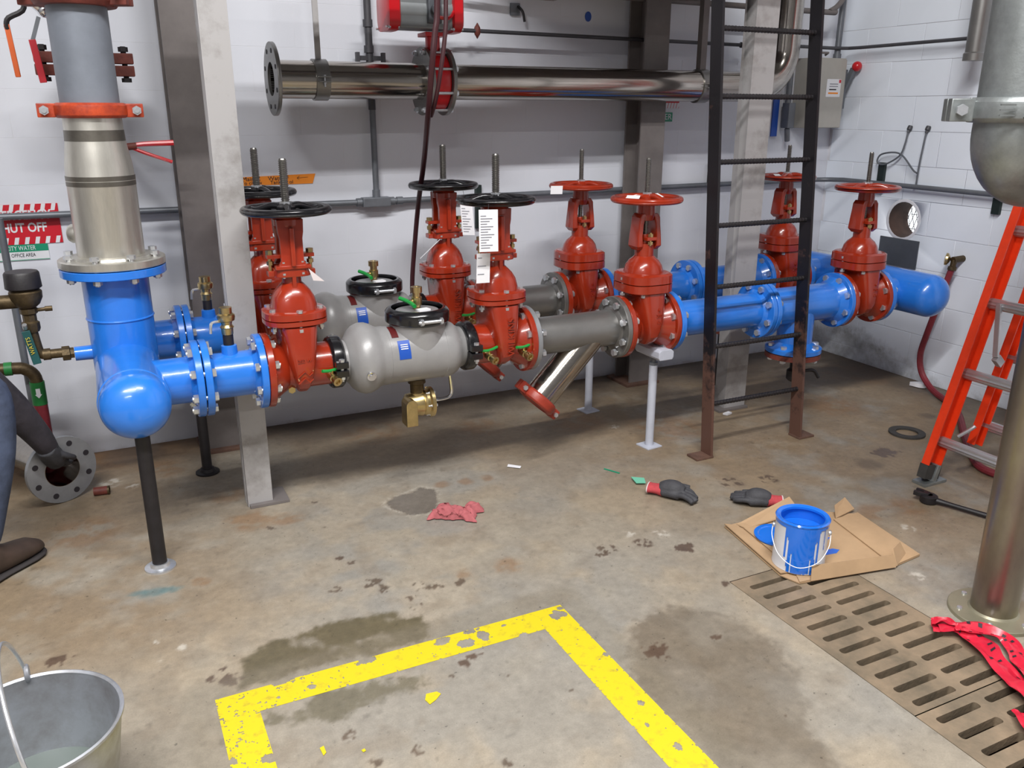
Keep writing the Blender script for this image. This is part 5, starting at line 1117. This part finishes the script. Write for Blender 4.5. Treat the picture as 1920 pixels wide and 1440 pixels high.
# rag
def rag(label):
    mb = MB(); nx_, ny_ = 40, 30; vs = []; fs = []; c = V((1.0, 2.515, 0)); u = V((.90, -.43, 0)); v = V((.43, .90, 0))
    for j in range(ny_+1):
        for i in range(nx_+1):
            a, b = i/nx_, j/ny_
            n_ = vnoise(np.array([a*3.0]), np.array([b*3.0]), 1.6, 55, 3)[0]; n2_ = vnoise(np.array([a*3+9]), np.array([b*3.0]), 1.8, 56, 2)[0]
            x_ = (a-.5)*.165+.03*(n2_-.5)+(.02 if b > .6 else 0); y_ = (b-.5)*.105*(1-.5*(1-a)**2)+.045*(n_-.5)
            edge = min(a, 1-a, b, 1-b)*8; h = (.032*n_**1.0+.014*abs(math.sin(a*9+b*5)))*min(edge, 1)**.7+.002
            p = c+u*x_+v*y_; vs.append((p.x, p.y, max(h, .001)))
    for j in range(ny_):
        for i in range(nx_): q = j*(nx_+1)+i; fs.append((q, q+1, q+nx_+2, q+nx_+1))
    m_ = len(vs); vs2 = [(p[0], p[1], p[2]+.003) for p in vs]
    mb.add(vs2, fs); return solo(mb, 'rag', M['rag'], label, 'rag', (1.0, 2.515, 0), smooth=180)
rag('crumpled pinkish red rag beside the puddle')
def scrap(name, pts, m, label, cat='scrap', z=.001, t=.001, group=None):
    c = V((sum(p[0] for p in pts)/len(pts), sum(p[1] for p in pts)/len(pts), 0)); mb = MB()
    mb.prism([(p[0]-c.x, p[1]-c.y) for p in pts], c+Z*z, X, Y, (0, 0, t)); solo(mb, name, m, label, cat, c, group)
scrap('paper_scrap', [(1.352, 2.815), (1.366, 2.835), (1.405, 2.795), (1.392, 2.778)], M['white'], 'small white paper scrap on the floor below the pipes', 'paper scrap', z=.004)
scrap('mint_scrap', [(1.735, 2.505), (1.775, 2.475), (1.755, 2.435), (1.722, 2.450)], M['mint'], 'mint green plastic scrap beside the left glove', z=.008, t=.003)
scrap('paint_flake', [(.575, 1.655), (.602, 1.652), (.608, 1.640), (.590, 1.625), (.570, 1.615), (.565, 1.635)], M['yellow'], 'largest yellow paint flake inside the marked corner', 'paint flake')
scrap('paint_flake', [(.296, 1.585), (.306, 1.588), (.306, 1.565), (.298, 1.558)], M['yellow'], 'narrow yellow paint flake near the bottom edge', 'paint flake')
scrap('paint_flake', [(.378, 1.538), (.386, 1.540), (.387, 1.532), (.380, 1.530)], M['yellow'], 'tiny yellow paint flake between the other flakes', 'paint flake')
scrap('white_scrap', [(3.69, 2.86), (3.74, 2.84), (3.755, 2.80), (3.72, 2.79), (3.70, 2.81)], M['white'], 'white crumpled scrap at the wall foot under the red hose', z=.004, t=.02)
scrap('white_scrap', [(2.53, 2.93), (2.57, 2.94), (2.575, 2.92), (2.54, 2.91)], M['white'], 'small white scrap at the foot of the grey post behind the ladder', z=.002, t=.008)
scrap('screw_strip', [(1.690, 2.632), (1.696, 2.636), (1.728, 2.572), (1.722, 2.568)], M['signgreen'], 'thin speckled green strip on the floor', z=.001, t=.002)
solo(MB().lathe([(.0, .046), (0, .076), (.008, .076), (.008, .046), (0, .046)], (3.108, 2.385, .001), (0, 0, 1), 40), 'gasket_ring', M['rubber'], 'dark rubber gasket ring lying on the floor near the orange ladder', 'gasket', (3.108, 2.385, .001))
r = thing('pipe_nipple', 'short rusty pipe nipple on the floor by the loose flange', 'pipe fitting', (-.11, 3.24, 0))
mb = MB(); mb.lathe([(0, .010), (0, .0155), (.05, .0155), (.05, .010), (0, .010)], (-.135, 3.245, .0165), (1, -.12, 0), 16); mb.build('tube', M['rust_iron'], r); MB().ring((-.088, 3.239, .0165), (-.082, 3.238, .0165), .0163, .010, 16).build('end_rim', M['brassold'], r)
# wrench
r = thing('ratchet_wrench', 'dark ratchet wrench on the floor near the standpipe', 'wrench', (2.62, 1.78, 0))
h0, h1 = V((2.598, 1.862, .016)), V((2.700, 1.60, .012)); dd = (h1-h0).normalized(); pp = V((-dd.y, dd.x, 0))
mb = MB(); mb.lathe([(-.014, .0), (-.014, .027), (-.010, .030), (.012, .030), (.016, .024), (.016, 0)], h0, (0, 0, 1), 24); mb.lathe([(.012, .0), (.03, .012), (.03, .0)], h0-Z*.014, (0, 0, 1), 12); mb.build('head', M['black_iron'], r)
mb = MB(); mb.tube([h0+dd*.025, h0+dd*.07, h0+dd*.16, h1], lambda t: .012-.003*math.sin(math.pi*t), n=10, k=4); mb.build('handle', M['black_iron'], r)
mb = MB(); mb.prism([(-.03, -.012), (.0, -.02), (.02, -.02), (.02, -.006), (-.01, -.004), (-.01, .006), (.02, .008), (.02, .02), (0, .02), (-.03, .012)], h0-dd*.03+Z*.006, -dd, pp, (0, 0, .016)); mb.build('jaw', M['black_iron'], r, bevel=.002)
# red warning tape
def ribbon(parent, pts, w0, nm='tape_strand', marks=True, seed=1):
    rs = random.Random(seed); pts = [V(p) for p in pts]; P = []
    q = [pts[0]*2-pts[1]]+pts+[pts[-1]*2-pts[-2]]
    for i in range(1, len(q)-2):
        for t in range(10):
            t_ = t/10; a, b, c, d = q[i-1], q[i], q[i+1], q[i+2]; P.append(.5*((2*b)+(c-a)*t_+(2*a-5*b+4*c-d)*t_*t_+(3*b-a-3*c+d)*t_**3))
    m_ = len(P); secs = []; k = 7; vs = []; fs = []
    for i in range(m_):
        tn = (P[min(i+1, m_-1)]-P[max(i-1, 0)]).normalized(); sd = V((tn.y, -tn.x, 0)).normalized()
        tw = .30*math.sin(i*.13+seed)
        for j in range(k):
            s_ = (j/(k-1)-.5)*w0*(1-.35*abs(math.sin(i*.11+seed)))
            h = .005*math.sin(j*1.3+i*.21+seed*2)+.0025*math.sin(i*.55+j*.7)
            p = P[i]+sd*s_*math.cos(tw)+Z*(abs(s_*math.sin(tw))+h+.008); vs.append((p.x, p.y, max(p.z, .0015)))
    for i in range(m_-1):
        for j in range(k-1): a = i*k+j; fs.append((a, a+1, a+k+1, a+k))
    o = MB().add(vs, fs).build(nm, M['tape'], parent, smooth=25)
    if marks:
        mk = MB()
        for i in range(4, m_-3, 3):
            if rs.random() < .25: continue
            for j in (1, 4):
                if rs.random() < .3: continue
                a = [V(vs[i*k+j]), V(vs[i*k+j+1]), V(vs[(i+1)*k+j+1]), V(vs[(i+1)*k+j])]
                mk.add([p+Z*.0012 for p in a], [(0, 1, 2, 3)])
        mo = mk.build('black_print', M['inkblack'], o); mo['kind'] = 'stuff'
    return o
r = thing('warning_tape', 'crumpled red plastic warning tape with black print across the grate', 'warning tape', (1.93, 1.15, 0))
ribbon(r, [(1.915, 1.300, .006), (1.965, 1.250, .012), (1.96, 1.19, .01), (1.93, 1.13, .01), (1.905, 1.06, .01), (1.88, 1.0, .008), (1.84, .92, .008), (1.80, .84, .006)], .078, seed=1)
ribbon(r, [(1.92, 1.285, .012), (1.985, 1.245, .016), (2.035, 1.175, .010), (2.0, 1.11, .012), (1.96, 1.06, .012), (1.93, 1.0, .010), (1.90, .92, .008)], .066, seed=2)
ribbon(r, [(1.918, 1.305, .018), (1.945, 1.285, .025), (1.965, 1.262, .02), (1.95, 1.24, .014)], .030, seed=3, marks=False)
ribbon(r, [(1.80, .965, .010), (1.77, .93, .02), (1.76, .88, .015), (1.79, .83, .01)], .06, seed=4)
# ================================================================ BUCKET
bx, by = -.232, 1.554
r = thing('metal_bucket', 'galvanised metal bucket with wire handle at lower left', 'bucket', (bx, by, 0))
MB().lathe([(.0, .0), (0, .112), (.006, .115), (.272, .156), (.276, .161), (.281, .161), (.283, .157), (.279, .153), (.272, .1535), (.010, .113), (.008, .0)], (bx, by, 0), (0, 0, 1), 64).build('pail', M['bucket'], r)
MB().lathe([(.0, .0), (.0, .1300), (-.002, .1300)], (bx, by, .118), (0, 0, 1), 48).build('water', M['water'], r)
ax_ = V((.06, -.998, 0)); lf = V((-.998, -.06, 0)); th_ = math.radians(80); cb_ = V((bx, by, .272))
for s_ in (-1, 1):
    mb = MB(); mb.torus(cb_+ax_*s_*.163+Z*.014, lf, .014, .005, n=16, m=8); mb.box(cb_+ax_*s_*.1615-Z*.012, (.034, .006, .035), Matrix.Rotation(.06, 3, 'Z')); mb.build('ear', M['bucket'], r)
MB().tube([cb_-ax_*math.cos(p)*.163+(lf*math.cos(th_)+Z*math.sin(th_))*math.sin(p)*.150+Z*.012 for p in [math.pi*i/24 for i in range(25)]], .0042, n=10, k=1).build('wire_handle', M['zinc'], r)
# ================================================================ PAPER TAGS
def paper(name, o, u, v, w_, h_, label, lines=0, m='white', cat='tag', string=None):
    o = V(o); u = V(u).normalized(); v = V(v).normalized(); n = u.cross(v)
    r = thing(name, label, cat, o, 'paper tags on the valves')
    MB().prism([(0, 0), (w_, 0), (w_, -h_), (0, -h_)], o, u, v, n*.0008).build('card', M[m], r)
    nn = n*(-1 if n.y > 0 else 1)
    off = nn*.0016 if nn.dot(n) < 0 else n*.0008+nn*.0008
    for q in range(lines):
        f = .35+.55*((q*37) % 10)/10; p = o+u*w_*.08-v*(h_*(.14+.82*q/max(lines, 1)))+off
        MB().prism([(0, 0), (w_*.84*f, 0), (w_*.84*f, -.0022), (0, -.0022)], p, u, v, nn*.0004).build('print_line', M['ink'], r)
    if string: MB().tube([string, o+u*w_*.5-v*.006], .0008, n=5, k=1).build('string', M['inkblack'], r)
    return r
paper('paper_tag', (1.151, 2.615, 1.045), (1, 0, -.03), (0, .02, 1), .070, .140, 'large white printed tag hanging from the front black handwheel', 13, string=(1.19, 2.62, 1.062))
paper('paper_tag', (1.160, 2.655, .893), (1, .1, -.04), (.03, 0, 1), .053, .103, 'small white tag below the large tag on the front valve', 3)
paper('paper_tag', (1.292, 3.115, 1.012), (1, 0, -.08), (-.08, 0, 1), .052, .122, 'white printed tag hanging from the back black handwheel', 10, string=(1.31, 3.125, 1.06))
r = thing('paper_tag', 'folded pale triangular tag edge on the first front valve', 'tag', (.6, 2.70, .84), 'paper tags on the valves'); MB().prism([(0, 0), (.050, -.046), (.013, -.040)], (.594, 2.700, .878), (1, .12, 0), (0, 0, 1), (0, .0008, 0)).build('card', M['cuffwhite'], r)
paper('paper_tag', (1.243, 3.215, .865), (-.79, -.1, -.60), (.3, .9, -.1), .115, .03, 'white tag sticking out sideways from the second back valve', 0)
paper('paper_tag', (1.716, 3.155, 1.062), (1, -.35, 0), (0, -.1, 1), .050, .034, 'white tag wrapped on the rim of the back red handwheel', 0)
paper('paper_tag', (1.835, 2.765, 1.052), (.75, -.66, .0), (.5, .5, .25), .05, .03, 'white tag lying across the front red handwheel spokes', 0)
paper('paper_tag', (1.935, 2.745, 1.054), (.85, .5, .0), (-.3, .6, .3), .05, .03, 'white tag half behind the stem of the front red handwheel', 0)
paper('paper_tag', (3.04, 3.30, 1.062), (.8, -.3, .0), (.3, .8, .2), .03, .03, 'small white tag on the red handwheel behind the ladder', 0)
# ================================================================ LEFT EDGE: METER BRANCH AND LEVERS
yy = 3.01
r = thing('vacuum_breaker', 'bronze vacuum breaker with black cap and teal lever, left edge', 'valve', (-.226, yy, .6))
MB().lathe([(0, .0), (0, .046), (.004, .052), (.048, .050), (.054, .046), (.056, .0)], (-.226, yy, .828), (0, 0, 1), 32).build('black_cap', M['black_iron'], r)
mb = MB(); mb.lathe([(0, .024), (.01, .036), (.03, .046), (.05, .047), (.062, .036), (.065, 0)], (-.224, yy, .768), (0, 0, 1), 24); mb.cyl((-.224, yy, .79), (-.36, yy, .79), .022); mb.lathe([(0, .022), (.01, .026), (.03, .026), (.035, .02), (.055, .02), (.06, .026), (.075, .026), (.08, .018)], (-.224, yy, .69), (0, 0, 1), 8); mb.build('bronze_body', M['brassold'], r)
mb = MB(); mb.cyl((-.215, yy, .757), (-.165, yy, .759), .006, n=10); mb.cyl((-.178, yy, .759), (-.157, yy, .759), .0085, n=10); mb.build('test_port', M['brassold'], r)
mb = MB(); mb.tube([(-.224, yy, .70), (-.218, yy, .64), (-.214, yy, .622), (-.205, yy, .612), (-.19, yy, .611), (-.14, yy, .611)], .0155, n=14, k=3); mb.lathe([(0, .0), (0, .019), (.022, .019), (.022, 0)], (-.205, yy, .6115), (1, 0, 0), 14); mb.build('pipe', M['brassold'], r)
mb = MB(); mb.lathe([(0, .024), (.022, .024), (.024, .0175), (.034, .0175)], (-.150, yy, .608), (1, 0, 0), 8); mb.build('union', M['brassold'], r)
lv = MB().bar((-.2395, yy-.030, .700), (-.222, yy-.034, .592), .024, .010).build('lever', M['greendark'], r, bevel=.002)
text('WATTS', .017, M['yellowprint'], lv, (-.2275, yy-.0405, .625), (-.157, 0, .988), (-.988, 0, -.157), name='print', sx=1.0)
MB().tube([(-.2395, yy-.02, .705), (-.2395, yy-.03, .72)], .007, n=8, k=1).build('lever_stub', M['zinc'], r)
r = thing('wall_conduit', 'vertical grey conduit behind the bronze vacuum breaker', 'conduit', (-.277, 3.22, 0)); MB().cyl((-.296, 3.45, 0.0), (-.296, 3.45, 1.00), .0125, n=14).build('tube', M['conduit'], r)
r = thing('drain_line', 'old pipe elbow with green arrow band and red lower length', 'pipe', (-.25, 3.19, 0))
MB().tube([(-.50, 3.40, .478), (-.33, 3.40, .475), (-.294, 3.40, .466), (-.272, 3.40, .444), (-.2665, 3.40, .412), (-.2665, 3.40, .37)], .022, n=16, k=3).build('elbow_pipe', M['brassold'], r)
MB().cyl((-.2665, 3.40, .417), (-.2675, 3.40, .331), .0248, n=20).build('green_band', M['greentape'], r)
MB().prism([(-.007, .018), (.007, .018), (.007, -.004), (.011, -.004), (0, -.018), (-.011, -.004), (-.007, -.004)], (-.266, 3.374, .378), (1, 0, 0), (0, 0, 1), (0, .002, 0)).build('white_arrow', M['white'], r)
MB().cyl((-.2675, 3.40, .331), (-.270, 3.40, 0.0), .0238, n=20).build('red_pipe', M['hosered'], r)
MB().cyl((-.335, 3.40, .475), (-.36, 3.40, .4755), .0245, n=20).build('green_band', M['greentape'], r)
r = thing('lever_valve', 'ball valve with long orange lever at top left', 'valve', (-.11, 3.3, 1.45))
MB().tube([(-.100, 3.3, 1.75), (-.107, 3.3, 1.69), (-.116, 3.3, 1.657), (-.158, 3.3, 1.634), (-.167, 3.3, 1.614), (-.166, 3.3, 1.60)], .008, n=8, k=3).build('lever_arm', M['black_iron'], r)
MB().bar((-.1665, 3.3, 1.616), (-.158, 3.3, 1.458), .016, .011, X).build('grip', M['orangegrip'], r, bevel=.003)
r = thing('lever_valve', 'ball valve with flat red lever beside the grey pipe', 'valve', (-.09, 3.3, 1.44))
mb = MB(); mb.sphere((-.055, 3.3, 1.66), .022); mb.cyl((-.055, 3.3, 1.66), (.0, 3.3, 1.635), .02); mb.cyl((-.055, 3.3, 1.66), (-.10, 3.3, 1.70), .018); mb.build('chrome_body', M['chrome'], r)
MB().bar((-.073, 3.29, 1.64), (-.102, 3.29, 1.565), .012, .004, X).build('lever_arm', M['conduit'], r)
MB().bar((-.102, 3.29, 1.572), (-.088, 3.29, 1.442), .021, .008, X).build('grip', M['redgrip'], r, bevel=.002)
r = thing('grooved_coupling', 'dark rusty coupling half hidden behind the grey riser pipe', 'coupling', (.04, 3.38, 1.44))
half_rings(r, (.042, 3.38, 1.505), (0, 1, 0), (1, 0, .0), .06, .092, .05, M['rust_iron'], boltmesh('bolt', .085, .016, M['black_iron']), earw=.07, earh=.034)
solo(MB().cyl((.042, 3.3, 1.505), (.042, 3.70, 1.505), .0635, n=32), 'wall_stub_pipe', M['greypaint'], 'pipe stub entering the wall behind the grey riser', 'pipe', (.042, 3.4, 1.44))
r = thing('lever_valve', 'valve with two red tong-like handles beside the stainless riser', 'valve', (.13, 3.3, 1.2))
mb = MB(); mb.cyl((.10, 3.3, 1.235), (.165, 3.3, 1.24), .012); mb.cyl((.10, 3.3, 1.235), (.10, 3.71, 1.235), .016); mb.build('pivot', M['rust_iron'], r)
MB().tube([(.145, 3.3, 1.240), (.185, 3.3, 1.246), (.286, 3.3, 1.249)], lambda t: .0065+.0035*t, n=8, k=3).build('handle', M['redbright'], r)
MB().tube([(.15, 3.3, 1.234), (.19, 3.3, 1.216), (.275, 3.3, 1.184)], lambda t: .0060, n=8, k=3).build('handle', M['redbright'], r)
# loose flanged pipe on the floor
fc_ = V((-.222, 3.235, .1245)); ad = V((-.46, .888, 0)).normalized()
r = thing('loose_flanged_pipe', 'loose grey flanged pipe lying on the floor by the kneeling person', 'pipe', (fc_.x, fc_.y, 0))
MB().lathe([(0, .062), (0, .123), (.018, .123), (.018, .062), (0, .062)], fc_, ad, 48).build('flange', M['flangegrey'], r)
MB().lathe([(.0, .061), (.0, .0625), (.003, .0625), (.42, .0665), (.42, .061), (.0, .061)], fc_, ad, 40).build('tube', M['steel'], r)
u, v, w_ = basis(ad)
for i in range(8):
    a = math.pi/8+i*math.pi/4; p = fc_+(u*math.cos(a)+v*math.sin(a))*.098; MB().cyl(p-ad*.001, p+ad*.001, .0105, n=14).build('bolt_hole', M['inkblack'], r)
# ================================================================ PERSON (crouching at the left edge, arm reaching into the loose pipe)
per = thing('person', 'person in jeans and dark sleeves crouching at the left edge, reaching into a pipe', 'person', (-.6, 2.8, 0))
J = {'pelvis': (-.82, 2.72, .46, .13), 'waist': (-.82, 2.82, .60, .125), 'chest': (-.78, 2.95, .80, .14), 'neckb': (-.74, 3.03, .96, .06), 'head': (-.70, 3.06, 1.06, .075), 'headt': (-.68, 3.07, 1.15, .07),
     'shR': (-.62, 3.03, .88, .062), 'elR': (-.415, 3.04, .58, .064), 'faR': (-.325, 3.10, .42, .058), 'wrR': (-.262, 3.155, .275, .044), 'haR': (-.243, 3.19, .20, .034),
     'shL': (-.80, 2.78, .86, .062), 'elL': (-.66, 2.60, .62, .050), 'wrL': (-.50, 2.66, .60, .034), 'haL': (-.46, 2.70, .60, .034),
     'hipA': (-.74, 2.68, .44, .10), 'knA': (-.325, 2.80, .60, .070), 'caA': (-.368, 2.765, .36, .066), 'anA': (-.435, 2.715, .10, .052),
     'hipB': (-.86, 2.86, .44, .10), 'knB': (-.60, 3.02, .12, .07), 'anB': (-.95, 3.08, .08, .05)}
ED = [('pelvis', 'waist'), ('waist', 'chest'), ('chest', 'neckb'), ('neckb', 'head'), ('head', 'headt'), ('chest', 'shR'), ('shR', 'elR'), ('elR', 'faR'), ('faR', 'wrR'), ('wrR', 'haR'), ('chest', 'shL'), ('shL', 'elL'), ('elL', 'wrL'), ('wrL', 'haL'),
      ('pelvis', 'hipA'), ('hipA', 'knA'), ('knA', 'caA'), ('caA', 'anA'), ('pelvis', 'hipB'), ('hipB', 'knB'), ('knB', 'anB')]
nm_ = list(J); me = bpy.data.meshes.new('body'); off = wloc(per)
me.from_pydata([tuple(V(J[k][:3])-off) for k in nm_], [(nm_.index(a), nm_.index(b)) for a, b in ED], [])
ob = bpy.data.objects.new('body', me); COL.objects.link(ob); ob.parent = per
sk = ob.modifiers.new('skin', 'SKIN'); sd = ob.modifiers.new('sub', 'SUBSURF'); sd.levels = 2; sd.render_levels = 2
if not me.skin_vertices: me.attributes.new('skin', 'SKIN', 'POINT') if False else None
bm = bmesh.new(); bm.from_mesh(me); lay = bm.verts.layers.skin.verify(); bm.verts.ensure_lookup_table()
for i, k in enumerate(nm_): bm.verts[i][lay].radius = (J[k][3], J[k][3]); bm.verts[i][lay].use_root = (k == 'pelvis')
bm.to_mesh(me); bm.free()
dg = bpy.context.evaluated_depsgraph_get(); dg.update(); n2 = bpy.data.meshes.new_from_object(ob.evaluated_get(dg)); ob.modifiers.clear(); ob.data = n2; n2.shade_smooth()
n2.materials.clear()
for k in ('sleeve', 'jeans', 'glove', 'boot'): n2.materials.append(M[k])
skin_m = mat('skin', srgb(188, 140, 116), .6, var=.1); n2.materials.append(skin_m)
segmat = {}
for a, b in ED:
    segmat[(a, b)] = 1 if any(q in a+b for q in ('hip', 'kn', 'ca', 'an')) or (a, b) == ('pelvis', 'waist') else (4 if b in ('head', 'headt') else (2 if b in ('haR', 'haL') else 0))
for p in n2.polygons:
    c = p.center+off; best = None
    for (a, b), mi in segmat.items():
        A, B = V(J[a][:3]), V(J[b][:3]); t = max(0, min(1, (c-A).dot(B-A)/(B-A).length_squared)); d = (c-A-(B-A)*t).length/((J[a][3]+J[b][3])/2)
        if best is None or d < best[0]: best = (d, mi)
    p.material_index = best[1]
# gloved reaching hand: palm and five fingers
mb = MB(); hp = V((-.245, 3.185, .205)); hd = V((.18, .50, -.62)).normalized(); hs = V((.9, -.3, .1)); hs = (hs-hd*hs.dot(hd)).normalized(); hn = hd.cross(hs)
mb.tube([hp-hd*.05, hp-hd*.02, hp+hd*.02, hp+hd*.05], lambda t: .032+.006*math.sin(3*t), n=14, k=3)
for i, (b, ln) in enumerate(((-.028, .055), (-.010, .068), (.009, .064), (.026, .050))):
    mb.tube([hp+hd*.03+hs*b, hp+hd*(.05+ln*.3)+hs*b*1.1, hp+hd*(.05+ln*.7)+hs*b*1.1-hn*.010, hp+hd*(.05+ln)+hs*b*1.1-hn*.028], lambda t: .0105-.002*t, n=10, k=3)
mb.tube([hp-hd*.01+hs*.026, hp+hd*.02+hs*.050, hp+hd*.045+hs*.056-hn*.008, hp+hd*.065+hs*.050-hn*.016], lambda t: .0125-.003*t, n=10, k=3)
h = mb.build('glove', M['glove'], per); md = h.modifiers.new('r', 'REMESH'); md.mode = 'VOXEL'; md.voxel_size = .0035; md2 = h.modifiers.new('s', 'SMOOTH'); md2.iterations = 4
dg = bpy.context.evaluated_depsgraph_get(); nm = bpy.data.meshes.new_from_object(h.evaluated_get(dg)); h.modifiers.clear(); h.data = nm; nm.shade_smooth()
# boots
def boot(heel, toe, par):
    heel, toe = V(heel), V(toe); d = (toe-heel).normalized(); s_ = V((-d.y, d.x, 0)); L = (toe-heel).length; n = 24; secs = []
    P = lambda a, w_, z0, z1: [heel+d*a+s_*w_*math.copysign(abs(math.cos(2*math.pi*i/n))**.8, math.cos(2*math.pi*i/n))+Z*((z0+z1)/2+(z1-z0)/2*math.sin(2*math.pi*i/n)) for i in range(n)]
    for a, w_, z1 in ((.0, .02, .05), (.008, .034, .10), (.03, .040, .155), (.07, .042, .15), (.11, .043, .105), (.15, .046, .085), (.19, .048, .075), (.225, .044, .066), (.25, .03, .05), (.258, .012, .04)): secs.append(P(a*L/.258, w_, .014, z1))
    MB().loft(secs).build('boot', M['boot'], par, smooth=60)
    secs = [P(a*L/.258, w_, .0, .020) for a, w_ in ((-.003, .022), (.01, .038), (.05, .043), (.11, .042), (.16, .047), (.2, .051), (.235, .045), (.255, .030), (.263, .012))]
    MB().loft(secs).build('boot_sole', M['sole'], par, smooth=60)
boot((-.478, 2.665, 0), (-.298, 2.865, 0), per)
